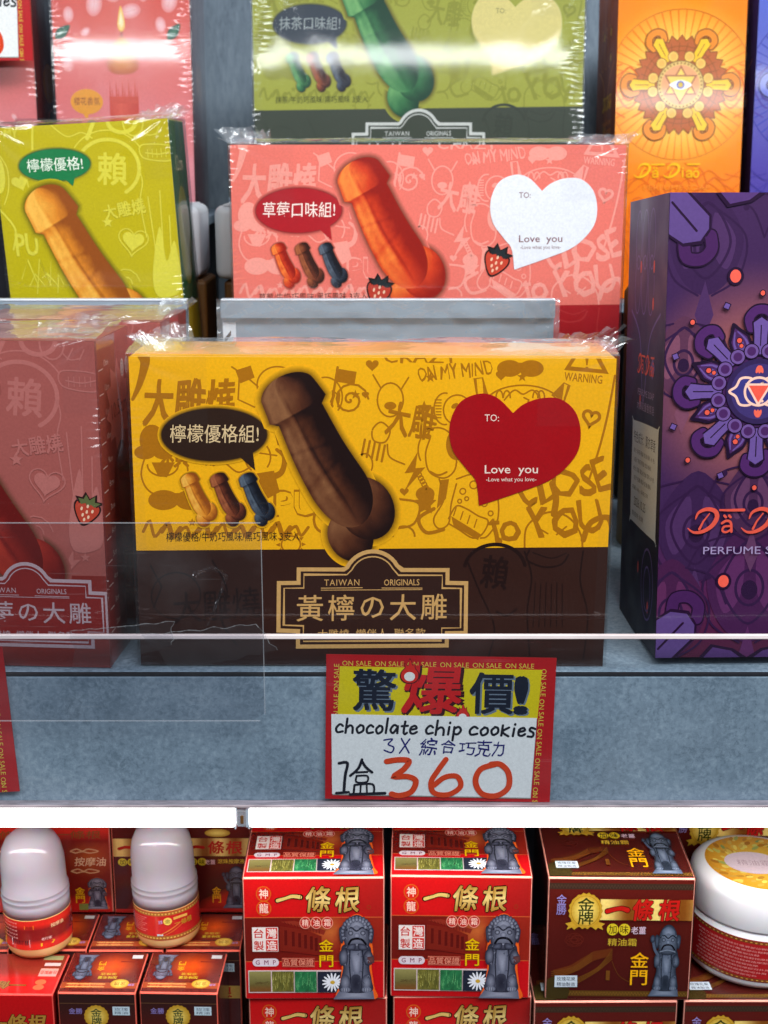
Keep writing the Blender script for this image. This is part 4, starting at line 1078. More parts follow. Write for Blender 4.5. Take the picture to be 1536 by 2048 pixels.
def balm_brown(a, kind='cream'):
    """dark brown balm box: 925 x 740 drawing units"""
    a.grid(0, 0, 925, 740, 10, 10, lambda x, y: mix((92, 24, 18), (70, 20, 16), y / 740))
    a.rect(0, 25, 925, 62, (58, 40, 30)); a.rect(0, 690, 925, 724, (92, 62, 22))
    for k in range(46): a.stroke([(k * 20, 34), (k * 20 + 10, 54), (k * 20 + 18, 34)], 2, (84, 62, 44)); a.stroke([(k * 20, 698), (k * 20 + 10, 716), (k * 20 + 18, 698)], 2.4, (140, 100, 40))
    gl = (112, 66, 22)
    a.fill([(40, 560), (150, 530), (300, 440), (420, 420), (400, 470), (300, 500), (210, 560), (60, 610)], (100, 44, 18))
    for k in range(5): a.stroke(spline([(30, 570 + 12 * k), (170, 540 + 8 * k), (290, 450 + 12 * k)], 6), 4, gl); a.stroke(spline([(200, 610 + 8 * k), (330, 540 + 6 * k), (420, 430 + 14 * k)], 6), 4, gl)
    a.ell(60, 690, 90, 90, (60, 48, 20)); a.rect(385, 560, 410, 620, gl)
    a.stroke(spline([(420, 500), (470, 590), (560, 640)], 6), 2.5, gl)
    for k in range(7): a.stroke(oval(170 + 20 * math.cos(k), 370 + 16 * math.sin(k), 40, 26, 20), 3, (104, 34, 24), True)
    a.part('title_panel')
    a.grid(330, 118, 925, 246, 24, 2, lambda x, y: mix((130, 70, 20), (246, 214, 120), .5 + .5 * math.sin(x * .019 + 1)))
    for wd_, c_ in ((40, (90, 22, 12)), (28, (196, 28, 22))): a.stroke(spline([(376, 192), (430, 178), (470, 174), (506, 184)], 5), wd_, c_, taper=lambda t: .8 + .35 * abs(t - .4))
    for s, x, w in (('條', 605, 130), ('根', 775, 135)): a.text(s, x, 182, 128, (196, 28, 22), w, bold=.04, shear=.12, wob=.05, outline=(90, 22, 12), out_w=.03)
    for k, ch in enumerate('金牌'): a.text('金勝'[k], 80, 122 + 62 * k, 62, (150, 134, 196), 62, bold=.012, wob=.04)
    a.part('gold_seal')
    P = [(236 + (108 + 5 * math.cos(k * math.pi * .9)) * math.cos(k * math.pi / 20), 190 + (108 + 5 * math.cos(k * math.pi * .9)) * math.sin(k * math.pi / 20)) for k in range(40)]
    for sg in (-1, 1):
        a.fill([(236 + sg * 60, 250), (236 + sg * 128, 268), (236 + sg * 108, 284), (236 + sg * 118, 306), (236 + sg * 84, 292), (236 + sg * 70, 306), (236 + sg * 40, 286)], (206, 158, 44))
    a.fan(P, (250, 226, 124), (196, 146, 34)); a.stroke(oval(236, 190, 92, 92, 40), 3, (166, 116, 24), True)
    a.text('金', 238, 150, 78, (50, 58, 20), 104, bold=.03); a.text('牌', 238, 232, 80, (50, 58, 20), 96, bold=.03)
    a.part('name_strip')
    for k, ch in enumerate('加味'): a.ell(415 + 76 * k, 302, 37, 36, (224, 196, 40)); a.text(ch, 415 + 76 * k, 302, 52, (70, 50, 10), bold=.015)
    a.text('老薑', 582, 306, 46, (226, 196, 214), 94, bold=.01)
    a.text('精油霜' if kind == 'cream' else '滾珠按摩液', 480, 380, 46, (206, 172, 50), 186, bold=.012)
    a.text('金', 598, 490, 92, (246, 176, 16), 116, bold=.02); a.text('門', 598, 600, 92, (246, 176, 16), 108, bold=.02)
    a.fill([(52, 592), (198, 590), (200, 662), (52, 664)], (206, 216, 226)); a.text('玫瑰花果', 126, 612, 26, (70, 76, 90), 120, bold=.01); a.text('精油製造', 126, 645, 24, (70, 76, 90), 120, bold=.01)
    a.part('statue_picture')
    stone_beast(a, 690, 272, 860, 716, (128, 138, 158), (76, 86, 106), (32, 38, 50), raised=True)

# ------------------------------------------------------------------ price tag with handwriting
def sale_tag(a):
    """drawing units: 1150 wide, 770 high"""
    red = (186, 18, 26); ye = (222, 200, 16)
    a.rect(0, 0, 1150, 770, red)
    def on_sale(x, y, rot): a.text('ON SALE', x, y, 26, (226, 196, 70), 144, rot=rot)
    for k in range(6): on_sale(152 + 163 * k, 44, 0)
    for k in range(5): on_sale(1090 - 4 * k, 130 + 158 * k, 90); 
    for k in range(2): on_sale(52, 120 + 160 * k, -90)
    a.text('O', 1072, 722, 22, (226, 196, 70), 22)
    a.fill([(68, 60), (1080, 62), (1068, 320), (60, 320)], ye)
    for ch, x, y, w, h in (('驚', 243, 182, 214, 214), ('價', 832, 190, 216, 214)):
        a.text(ch, x + 9, y + 8, h, (110, 124, 140), w, bold=.034); a.text(ch, x, y, h, (18, 26, 44), w, bold=.030)
    a.text('!', 988, 204, 190, (110, 124, 140), 58, bold=.06); a.text('!', 980, 198, 190, (18, 26, 44), 58, bold=.06)
    a.text('爆', 548, 182, 250, (60, 10, 20), 296, bold=.06, shear=.10); a.text('爆', 538, 176, 246, (206, 26, 30), 288, bold=.036, shear=.10)
    fl = [(-42, 30), (-40, 0), (-22, -24), (-24, -44), (-8, -34), (0, -68), (14, -36), (24, -46), (26, -22), (42, 4), (40, 32), (20, 52), (-20, 52)]
    for cx, cy, k in ((418, 86, 1.0), (690, 300, .75)):
        a.fill(spline([(cx + x * k * 1.12, cy + y * k * 1.1) for x, y in fl], 4, True), (70, 10, 20)); a.fill(spline([(cx + x * k, cy + y * k) for x, y in fl], 4, True), (214, 40, 30)); a.ell(cx, cy + 22 * k, 27 * k, 24 * k, (240, 236, 230), 20)
    a.part('paper_label', M_PAPER)
    a.fill([(30, 318), (1066, 322), (1052, 752), (38, 748)], (150, 148, 140)); a.fill([(28, 312), (1064, 316), (1050, 746), (36, 742)], (238, 238, 236))
    ink = (16, 20, 34); blue = (26, 28, 110); orange = (222, 66, 24)
    # strokes in a box 1 wide and 1 high, y downwards; x-height 0.45..1
    G = {'c': [[(.85, .55), (.5, .44), (.12, .7), (.3, .98), (.9, .92)]], 'h': [[(.15, .02), (.12, 1.0)], [(.14, .68), (.5, .48), (.78, .62), (.82, 1.0)]],
         'o': [[(.5, .46), (.14, .70), (.36, 1.0), (.82, .84), (.78, .54), (.44, .46)]], 'l': [[(.5, .0), (.44, 1.0)]],
         'a': [[(.75, .54), (.40, .46), (.12, .78), (.40, 1.0), (.74, .66), (.78, .5), (.82, 1.0)]], 't': [[(.5, .14), (.44, .8), (.62, 1.0), (.9, .9)], [(.1, .46), (.9, .42)]],
         'e': [[(.14, .74), (.8, .64), (.62, .46), (.2, .6), (.2, .92), (.55, 1.0), (.9, .88)]], 'i': [[(.5, .48), (.44, 1.0)], [(.56, .18), (.57, .22)]],
         'p': [[(.2, .46), (.18, 1.36)], [(.2, .58), (.6, .44), (.86, .66), (.6, .94), (.2, .9)]], 'k': [[(.16, .3), (.14, 1.0)], [(.8, .44), (.2, .74), (.86, 1.04)]],
         's': [[(.82, .50), (.4, .42), (.26, .60), (.7, .78), (.66, 1.02), (.14, 1.02)]]}
    x = 46; jit = random.Random(3)
    for ch, wd in zip('chocolate chip cookies', (50, 56, 54, 48, 50, 26, 58, 44, 52, 34, 50, 62, 28, 58, 30, 56, 56, 54, 56, 32, 52, 52)):
        if ch != ' ':
            y = 330 + jit.random() * 6
            for st in G[ch]: a.stroke(spline([(x + px_ * (wd - 6) + (1 - py_) * 8, y + py_ * 78) for px_, py_ in st], 6), 12.5, ink)
        x += wd - 1.7
    S = lambda P, w, c: a.stroke(spline(P, 6), w, c)
    # 3 X
    S([(296, 446), (338, 440), (318, 468), (346, 484), (334, 512), (298, 500)], 8, blue); S([(384, 436), (424, 512)], 8, blue); S([(426, 438), (376, 514)], 8, blue)
    for ch, xx, yy, w, h in (('綜', 522, 478, 86, 96), ('合', 622, 474, 74, 76), ('巧', 716, 484, 86, 70), ('克', 800, 480, 80, 92), ('力', 876, 482, 60, 84)):
        a.text(ch, xx, yy, h, blue, w, bold=.012, shear=.12, wob=.14)
    # 1 box, 360
    S([(70, 574), (112, 572), (102, 640), (96, 728)], 15, ink); S([(58, 736), (120, 730)], 14, ink)
    S([(186, 552), (168, 600), (128, 640)], 14, ink); S([(186, 560), (206, 592), (238, 620)], 14, ink); S([(158, 622), (214, 618)], 11, ink); S([(160, 640), (160, 674), (212, 672), (214, 640), (162, 640)], 10, ink)
    S([(150, 690), (146, 736)], 11, ink); S([(150, 690), (240, 684), (250, 732)], 11, ink); S([(182, 690), (180, 732)], 9, ink); S([(212, 688), (214, 732)], 9, ink); S([(128, 742), (306, 732)], 15, ink)
    S([(312, 560), (372, 550), (424, 556), (400, 600), (352, 640), (420, 640), (462, 664), (440, 722), (380, 744), (340, 736)], 30, orange)
    S([(612, 544), (572, 606), (540, 668), (556, 726), (630, 734), (690, 690), (672, 636), (610, 640), (556, 684)], 28, orange)
    S([(862, 566), (790, 594), (766, 660), (800, 726), (876, 736), (934, 690), (932, 612), (890, 566), (842, 566)], 30, orange)

def tag_mesh(w, h, parent):
    return link('card', from_bm(box_bm(-w / 2, w / 2, 0, .0005, 0, h), 'card'), M_RED, parent)
M_RED = plain('red_card', (168, 18, 24), .5, .3, var=.05)

# ------------------------------------------------------------------ artwork of the candle boxes
def candle_front(a):
    """83 x 200 drawing units, millimetres of the face"""
    a.grid(0, 0, 84, 260, 12, 34, lambda x, y: mix(mix((226, 104, 92), (220, 80, 70), abs(x - 42) / 50), (236, 150, 160), .7 * max(0, (y - 128) / 60) + .3 * max(0, noise.noise((x * .05, y * .05, 2)))))
    r = random.Random(11)
    for x, y, s in ((8, 146, 7), (26, 112, 9), (48, 116, 8), (66, 124, 6), (10, 118, 6), (72, 110, 9), (36, 106, 8), (56, 106, 6), (8, 146, 5), (20, 128, 4), (62, 182, 4), (70, 178, 3), (14, 170, 4)):
        g = r.random() * 180
        a.fan(oval(x, y, s * .8, s * .55, 24, rot=g), (250, 206, 212), (236, 138, 134)); a.stroke(spline([(x - s * .6 * math.cos(R(g)), y - s * .6 * math.sin(R(g))), (x, y), (x + s * .5 * math.cos(R(g)), y + s * .5 * math.sin(R(g)))], 3), .3, (240, 160, 160))
    for x, y, g in ((6, 128, -40), (74, 128, -50)):
        c, s_ = math.cos(R(g)), math.sin(R(g)); f = lambda u, v: (x + u * c - v * s_, y + u * s_ + v * c)
        L_ = spline([(-6, 0), (-1, -3.2), (6, 0), (-1, 3.2)], 5, True); a.fan([f(*p) for p in L_], (54, 110, 84), (26, 70, 56)); a.stroke([f(-6, 0), f(6, 0)], .3, (90, 140, 110))
    a.part('candle_picture')
    gr = lambda x, y: mix((204, 92, 74), (206, 70, 56), (y - 150) / 40)
    a.grid(33, 166, 51, 240, 8, 14, lambda x, y: mix((226, 96, 78), (206, 74, 62), abs(x - 40) / 9))
    for k in range(14): a.fill([(33 + 1.28 * k, 170), (33.6 + 1.28 * k, 156 + 4 * (k % 3)), (34.4 + 1.28 * k, 170)], (214, 84, 68))
    a.fan(spline([(42, 131), (47.5, 135), (51, 142), (51.5, 149), (47, 152.5), (37, 152.5), (32.5, 149), (33, 142), (36.5, 135)], 6, True), (226, 140, 56), (196, 96, 62))
    a.fan(spline([(42, 131), (47, 135), (49, 140), (42, 142), (35, 140), (37, 135)], 6, True), (236, 164, 66), (222, 130, 56))
    a.stroke([(42, 131), (42, 126)], .7, (90, 50, 40))
    a.fan(spline([(42, 113), (43.8, 119), (44.2, 125), (42, 128), (39.8, 125), (40.4, 119)], 6, True), (255, 250, 214), (250, 190, 80))
    bubble(a, 19, 169, 10, 7.5, [(15, 174), (20, 175), (19, 180.5)], (238, 158, 50), (150, 70, 40), '櫻花香氛', 16, 4.6)
    a.part('flower_picture')
    for k in range(5): a.ell(34 + 3.4 * math.cos(k * 1.256), 189 + 3.2 * math.sin(k * 1.256), 3, 3, (246, 236, 236), 14)
    a.ell(34, 189, 1.4, 1.4, (220, 150, 140), 10); a.ell(24, 184, 6, 3.2, (90, 140, 110), 16, 30)

# ------------------------------------------------------------------ wrapped labels
def cyl_frame(rad, z0, deg0, span):
    """u, v on a label of width rad*span wound round an upright cylinder; deg0: where its middle looks (0 is towards -y)"""
    def f(u, v, n):
        g = R(deg0 - 90) + (u - rad * span / 2) / rad
        return ((rad + n) * math.cos(g), (rad + n) * math.sin(g), z0 + v)
    return f
# ================================================================== THE SETTING
FLOOR = EYE.z - 0.2153
M_STONE = stone_mat('grey_stone_laminate', (112, 130, 144), (144, 162, 176), (168, 184, 195), 15)
M_WALL = stone_mat('grey_wall_laminate', (88, 101, 115), (116, 131, 145), (134, 149, 162), 7, (1.6, 1, 0.35), 0.6)
M_DARK = plain('dark_shadow_gap', (28, 28, 34), .6)
M_TIN = plain('grey_painted_tin', (134, 148, 160), .32, .5, var=.07, scale=60, bump=.05)
M_LIGHTTIN = plain('pale_tin_and_highlight', (206, 214, 222), .3, .5, var=.05, scale=60)  # pale tin of the tube housings; also the painted highlight on tray lips
M_WHITE = plain('white_carton', (226, 230, 236), .4, .4, var=.04)
M_BROWN = plain('brown_carton', (112, 74, 34), .45, .4, var=.12, scale=30)
M_BLACK = plain('black_carton', (22, 22, 28), .3, .5, var=.2)
M_LOWER = plain('lower_shelf_board', (70, 66, 74), .5, .4, var=.1)

def struct(name, me, mat, parent=None):
    o = link(name, me, mat, parent)
    if parent is None: o['kind'] = 'structure'
    return o

struct('back_wall', from_bm(box_bm(-1.0, 1.0, 1.05, 1.07, 0.80, 2.2), 'back_wall'), M_WALL)
sh = struct('display_shelf', from_bm(box_bm(-0.8, 0.8, 0.5655, 1.0495, FLOOR - 0.0605, FLOOR, 0.0006), 'display_shelf'), M_STONE)
struct('fascia', from_bm(box_bm(-0.8, 0.8, 0.5620, 0.5645, FLOOR - 0.0620, FLOOR - 0.0012, 0.0004), 'fascia'), M_STONE, sh)
struct('fascia_seam', from_bm(box_bm(-0.8, 0.8, 0.5623, 0.5652, FLOOR - 0.0010, FLOOR - 0.0001), 'fascia_seam'), M_DARK, sh)
struct('lower_shelf', from_bm(box_bm(-0.8, 0.8, 0.50, 1.0495, EYE.z - 0.475, EYE.z - 0.447), 'lower_shelf'), M_LOWER)

# ------------------------------------------------------------------ light tubes under the front edge
M_LED = emit_mat('lit_tube', (1.0, 0.985, 0.97), 3.6)
M_CLEARPIECE = film_mat('clear_connector', 0.25, 0.1, (0.8, 0.85, 0.9), 1.5, 0.5, 200)
zt, zb = EYE.z - 0.2764, EYE.z - 0.2852
xj0, xj1 = xat(471, .558, zt), xat(497, .558, zt)
for nm, x0, x1, lb in (('light_tube', -0.78, xj0, 'glowing white light tube under shelf edge, left of the clear connector'), ('light_tube', xj1, 0.78, 'long glowing white light tube under shelf edge, right of the clear connector')):
    t = thing(nm, lb, 'light tube', ((x0 + x1) / 2, .560, zb), group='light tubes under the shelf edge')
    hw = (x1 - x0) / 2
    link('diffuser', from_bm(box_bm(-hw, hw, -.0030, .0010, 0, zt - zb, .0012, 3), 'diffuser', True), M_LED, t)
    link('end_cap', from_bm(box_bm(-hw - .0012, -hw, -.0026, .0008, .0002, zt - zb - .0002), 'end_cap'), M_LIGHTTIN, t)
    link('housing', from_bm(box_bm(-hw, hw, .0012, .0050, -.0002, zt - zb + .0008), 'housing'), M_LIGHTTIN, t)
t = thing('tube_connector', 'small clear plastic connector joining the two glowing light tubes', 'connector', ((xj0 + xj1) / 2, .559, zb))
bm = box_bm(-.0022, .0022, -.0020, .0010, .0005, zt - zb - .0005, .0005)
for x in (-.0030, .0030): box_bm(x - .0004, x + .0004, -.0026, .0014, -.0003, zt - zb, .0002, 1, bm)
link('sleeve', from_bm(bm, 'sleeve'), M_CLEARPIECE, t)
link('pin', from_bm(box_bm(-.0007, .0007, -.0026, -.0021, .0024, .0062, .0002), 'pin'), M_BROWN, t)

# ------------------------------------------------------------------ clear guard along the shelf front
g = thing('shelf_guard', 'long clear acrylic guard rail standing along the front of the grey shelf', 'guard', (0, .5565, EYE.z - .2752))
gh = (at(768, 1270, .5565).z - (EYE.z - .2752))
link('panel', from_bm(box_bm(-.78, .78, 0, .0018, .0014, gh - .0020), 'panel'), M_ACRYL, g)
M_EDGE2 = plain('painted_glow_rim', (255, 238, 236), .2, .9, var=.22, scale=14)  # clear rim: piped light and pinkish reflection painted in as a pale colour
link('top_rim', from_bm(box_bm(-.78, .78, -.0001, .0019, gh - .0019, gh, .0003, 2), 'top_rim'), M_EDGE2, g)
M_LIP = plain('clear_lip', (176, 160, 164), .08, 1.0, var=.5, scale=60, stretch=(1, 6, 6))
link('bottom_lip', from_bm(box_bm(-.78, .78, -.0004, .0052, 0, .0012, .0003, 2), 'bottom_lip'), M_LIP, g)

# ------------------------------------------------------------------ grey tin trays carrying the second row
DECK2 = EYE.z - 0.129
def tray(label, px0, px1, chamfer=True):
    y0 = .700
    ztop = at(600, 601, y0).z
    x0, x1 = xat(px0, y0, ztop), xat(px1, y0, ztop)
    w = x1 - x0; t = thing('display_tray', label, 'tray', ((x0 + x1) / 2, y0, FLOOR), group='grey tin trays of the second row')
    H = ztop - FLOOR; dz = DECK2 - FLOOR
    link('front_panel', from_bm(box_bm(-w / 2, w / 2, 0, .0012, 0, H - .0003, .0003), 'front_panel'), M_TIN, t)
    lb = bmesh.new(); lh = .0083
    c = .0035 if chamfer else .0004
    P = [(-w / 2, H), (w / 2, H), (w / 2, H - lh + c * 1.2), (w / 2 - c, H - lh), (-w / 2, H - lh)]
    a_ = [lb.verts.new((x, -.0042, z)) for x, z in P]; b_ = [lb.verts.new((x, -.0002, z)) for x, z in P]
    lb.faces.new(a_); lb.faces.new(b_[::-1])
    for i in range(5): lb.faces.new((a_[i], b_[i], b_[(i + 1) % 5], a_[(i + 1) % 5]))
    link('lip', from_bm(lb, 'lip'), M_TIN, t)
    link('lip_crest', from_bm(box_bm(-w / 2, w / 2, -.0044, .0014, H + .0001, H + .0011, .0004), 'lip_crest'), M_LIGHTTIN, t)  # top light on the lip painted as a paler strip
    link('deck', from_bm(box_bm(-w / 2, w / 2, .0014, .150, dz - .0014, dz - .0001), 'deck'), M_TIN, t)
    link('back_panel', from_bm(box_bm(-w / 2, w / 2, .1502, .1514, 0, dz), 'back_panel'), M_TIN, t)
    return t, w, H, lh
t1, w1, H1, lh1 = tray('plain grey tin tray with folded lip below the lime box', -240, 376)
t2, w2, H2, lh2 = tray('grey tin tray in wrinkled film holding the pink box, striped sticker at its end', 443, 1109, False)
# wrinkled wrap and striped sticker on the second tray
V, Fc = [], []
nx, ny = 90, 26
for j in range(ny + 1):
    for i in range(nx + 1):
        x = -w2 / 2 - .002 + (w2 + .004) * i / nx; z = H2 + .0015 - (.040) * j / ny
        e = min(i, nx - i) / nx
        y = -.0050 - .0022 * abs(noise.noise((x * 60, z * 110, 1))) - .0030 * noise.noise((x * 220, z * 240, 4)) * math.exp(-e / .03)
        V.append((x, min(y, -.0046), z))
for j in range(ny):
    for i in range(nx):
        q = j * (nx + 1) + i; Fc.append((q, q + 1, q + nx + 2, q + nx + 1))
me = bpy.data.meshes.new('wrap'); me.from_pydata(V, [], Fc)
for p in me.polygons: p.use_smooth = True
M_WRAP = film_mat('wrinkled_wrap', 0.15, 0.09, (.95, .96, .97), 1.6, .9, 90)
link('wrap', me, M_WRAP, t2)
st = Art([(0, 0), (26, 0), (26, 40), (0, 40)], .0065, .020)
st.part('sticker'); st.rect(0, 0, 26, 40, (232, 236, 240))
for y in (8, 22): st.fill([(3, y + 8), (16, y), (16, y + 5), (3, y + 13)], (20, 20, 26))
st.build(lambda u, v, n: (-w2 / 2 + .0004 + u, -.0003 - n, H2 - lh2 - .0225 + v), t2, M_CARD)

# stands of the back row
for lb, x0, x1, y0, top in (('low dark riser under the two coral candle boxes', -.36, -.112, .876, EYE.z - .036), ('low dark riser carrying the olive green box', -.088, .128, .876, EYE.z - .024), ('low dark riser below the orange and blue boxes', .142, .36, .872, EYE.z - .088)):
    t = thing('display_riser', lb, 'riser', ((x0 + x1) / 2, y0, FLOOR), group='risers of the back row')
    hw = (x1 - x0) / 2
    link('deck', from_bm(box_bm(-hw, hw, 0, .165, top - FLOOR - .006, top - FLOOR, .0008), 'deck'), M_WALL, t)
    link('leg_panel', from_bm(box_bm(-hw + .01, hw - .01, .004, .160, 0, top - FLOOR - .0062), 'leg_panel'), M_DARK, t)

# ================================================================== THE GOODS ON THE MIDDLE SHELF
def wide_box(label, x, y, z, p, seed, rot=(0, 0, 0), side=None, tuft=('l', 'r'), wrap=True):
    w, d, h = .2015, .050, .135
    t = thing('biscuit_box', label, 'gift box', (x, y, z), rot, 'wide biscuit gift boxes')
    link('carton', carton_mesh(w, d, h, p['base'] if side is None else side, mix(p['base'], (255, 240, 215), .45)), M_CARD, t)
    a = Art([(253, 715), (1229, 715), (1208, 1345), (283, 1327)], w, h)
    wide_front(a, p); a.build(face('front', w, d, h), t, M_CARD)
    for s in ('left', 'right'):
        b = Art([(0, 0), (50, 0), (50, 135), (0, 135)], d, h); b.part('side_face'); b.rect(0, 82.5, 50, 135, p['band']); b.build(face(s, w, d, h), t, M_CARD)
    if wrap: film(t, w, d, h, seed, tuft=tuft, top_bulge=.0022)
    return t

def single_box(label, x, y, z, p, seed, rot, w=.0905, d=.056, h=.142, side_col=None, ruler=False, tuft=('r',), wrap=True):
    t = thing('biscuit_box', label, 'gift box', (x, y, z), rot, 'upright biscuit gift boxes')
    link('carton', carton_mesh(w, d, h, side_col or p['base'], mix(p['base'], (255, 235, 225), .5)), M_CARD, t)
    a = Art([(0, 0), (353, 0), (353, 557), (0, 557)], w, h); single_front(a, p); a.build(face('front', w, d, h), t, M_CARD)
    b = Art([(0, 0), (56, 0), (56, 142), (0, 142)], d, h); b.part('side_face')
    if ruler:
        b.grid(0, 0, 56, 142, 4, 8, lambda x, y: mix(p['base'], p['band'], y / 90))
        for k in range(12):
            y = 13 + 10.4 * k; b.stroke([(4, y), (11, y)], .5, (225, 190, 180), cap=False); b.text('%dcm' % (13 - k), 16.5, y - 2, 2.6, (225, 190, 180), 7)
        b.star(34, 32, 21, (206, 120, 112), 11, .72); b.text('10.5cm', 35, 33, 7, (120, 40, 40), 26, rot=-3, wob=.05)
        for x_ in (43, 51): b.ell(x_, 17, 3, 4, (226, 226, 226)); b.stroke(oval(x_, 17, 2, 2.8, 20), .5, (120, 120, 120), True); b.text('5' if x_ < 50 else '△', x_, 17, 2.8, (120, 120, 120))
        b.fill(spline([(20, 72), (30, 50), (44, 54), (50, 90), (46, 142), (22, 142)], 6, True), mix(p['band'], (0, 0, 0), .2))
    else:
        b.rect(0, 96, 56, 142, (206, 180, 20)); b.ell(28, 60, 20, 26, mix(side_col or p['base'], (255, 200, 40), .5)); b.text('12cm', 28, 22, 8, (235, 225, 180), 26)
    b.build(face('right', w, d, h), t, M_CARD)
    c = Art([(0, 0), (90, 0), (90, 56), (0, 56)], w, d); c.part('top_face'); c.rect(0, 0, 90, 56, p['base']); c.text('大雕燒', 45, 28, 22, p['ink'], 60, bold=.02); c.build(face('top', w, d, h), t, M_CARD)
    if wrap: film(t, w, d, h, seed, tuft=tuft, top_bulge=.0022)
    return t

main = wide_box('yellow and dark brown biscuit box with a red heart, wrapped in clear film', -.0053, .5717, FLOOR + .0004, YELLOWP, 3, (0, R(.25), 0))
pink = wide_box('coral pink biscuit box with a pale heart and strawberries, behind the yellow one', .0224, .7310, DECK2 + .0004, PINKP, 5, (0, 0, 0))
green = wide_box('olive green biscuit box with a cream heart and glaring shine, in the back row', .0210, .8880, EYE.z - .024 + .0004, GREENP, 9, (R(-2.0), 0, 0))

lemon = single_box('lime yellow upright biscuit box with green speech bubble, behind the left tray', -.1478, .7350, DECK2 + .0042, LEMON1, 12, (0, R(-3.1), 0), side_col=(34, 96, 58))
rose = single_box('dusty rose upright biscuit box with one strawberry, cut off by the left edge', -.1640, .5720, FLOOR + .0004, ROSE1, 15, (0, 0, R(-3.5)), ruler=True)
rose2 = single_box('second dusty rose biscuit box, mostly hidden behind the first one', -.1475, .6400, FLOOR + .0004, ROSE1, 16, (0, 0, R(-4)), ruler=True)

def soap(label, x, y, z, p, rot, side, seed, stickers=True):
    w, d, h = .080, .080, .198
    t = thing('soap_box', label, 'soap box', (x, y, z), rot, 'tall perfume soap boxes')
    link('carton', carton_mesh(w, d, h, side, mix(side, (255, 255, 255), .25)), M_GLOSS, t)
    a = Art([(0, 0), (80, 0), (80, 198), (0, 198)], w, h); soap_front(a, p); a.build(face('front', w, d, h), t, M_GLOSS)
    b = Art([(0, 0), (80, 0), (80, 198), (0, 198)], d, h)
    b.part('side_face')
    b.grid(0, 0, 80, 198, 6, 14, lambda x, y: mix(mix(side, (255, 255, 255), .02), mix(side, (0, 0, 0), .6), y / 140))  # reflected sheen above and shade below painted into the side colour
    c = mix(side, (170, 140, 220), .35) if p is PURPLEP else mix(side, (255, 190, 60), .4)
    for k in range(6): b.stroke(oval(22 + 14 * (k % 3), 18 + 20 * (k // 3), 6, 13, 24), .8, c, True)
    b.stroke(spline([(10, 50), (30, 62), (40, 90), (50, 62), (70, 50)], 8), 1.2, c)
    for x_, y_ in ((55, 30), (55, 46), (28, 30), (34, 90), (40, 166), (62, 180)): b.ell(x_, y_, 2.2, 4, mix(c, (0, 0, 0), .4), 16); b.ell(x_, y_, 1.4, 2.8, p['text'], 16)
    b.star(58, 74, 5, c, 2, 1, 0)
    da_diao(b, 26, 69, 8.5, p['text'], .85); b.text('PERFUME SOAP', 46, 86, 3, p['text2'], 34); b.text('大鵰能量香氛皂', 46, 92, 4, p['text2'], 36)
    b.stroke(oval(60, 170, 12, 16, 30), 1, c, True); b.stroke(oval(60, 172, 7, 10, 30), 1, c, True)
    if stickers:
        b.part('information_sticker')
        b.fill(spline([(22, 100), (72, 99), (74, 101), (74, 146), (72, 148), (22, 147), (20, 145), (20, 102)], 3, True), (206, 216, 220))
        b.text('特色成分：薰衣草香', 46, 107, 5.4, (30, 36, 44), 46)
        for k in range(4): b.text('成分 皂基 精油 甘油 香料 水 色素'[:18 - 3 * (k % 2)], 46 - 2 * (k % 2), 113.5 + 4.2 * k, 2.2, (70, 78, 86), 44 - 8 * (k % 2))
        b.text('容量 100g  保存三年', 40, 131, 2.3, (70, 78, 86), 34)
        b.text('2026.10.25', 40, 137, 4.2, (30, 36, 44), 25); b.text('製造商 台灣', 36, 143, 2.4, (70, 78, 86), 24)
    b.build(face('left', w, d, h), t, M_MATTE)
    return t
purple = soap('tall purple soap box with a flower mandala on the right of the shelf', .1582, .5730, FLOOR + .0040, PURPLEP, (R(-4.5), 0, R(1.5)), (72, 58, 104), 1)
orange = soap('tall orange soap box with an eye in a golden mandala, back row', .1855, .9000, EYE.z - .088 + .0004, ORANGEP, (R(-4.2), 0, 0), (206, 84, 14), 2, False)
blue = soap('blue violet soap box at the right edge, beside the orange one', .2725, .9030, EYE.z - .088 + .0004, BLUEP, (R(-3.0), 0, 0), (70, 60, 150), 4, False)

def candle(label, x, rot):
    w, d, h = .0838, .070, .200
    t = thing('candle_box', label, 'candle box', (x, .890, EYE.z - .036 + .0004), rot, 'coral candle boxes')
    link('carton', carton_mesh(w, d, h, (150, 50, 48), (240, 170, 160)), M_GLOSS, t)
    a = Art([(0, 38), (84, 38), (84, 238), (0, 238)], w, h); 
    candle_front(a); a.build(face('front', w, d, h), t, M_GLOSS)
    b = Art([(0, 0), (70, 0), (70, 200), (0, 200)], d, h); b.part('side_face'); b.grid(0, 0, 70, 200, 2, 8, lambda x, y: mix((140, 70, 66), (112, 40, 44), y / 200)); b.ell(36, 118, 14, 12, (196, 120, 40)); b.stroke(oval(40, 150, 12, 16, 20), 1, (190, 100, 90), True)
    b.build(face('right', w, d, h), t, M_GLOSS)
    film(t, w, d, h, int(abs(x) * 999), tuft=(), sides=('l', 'r'))
    return t
candle('coral candle box with a burning candle and orange speech bubble, above the lime box', -.1600, (R(-1.6), 0, 0))
candle('coral candle box in the top left corner, behind a price tag', -.2560, (R(-1.0), 0, 0))

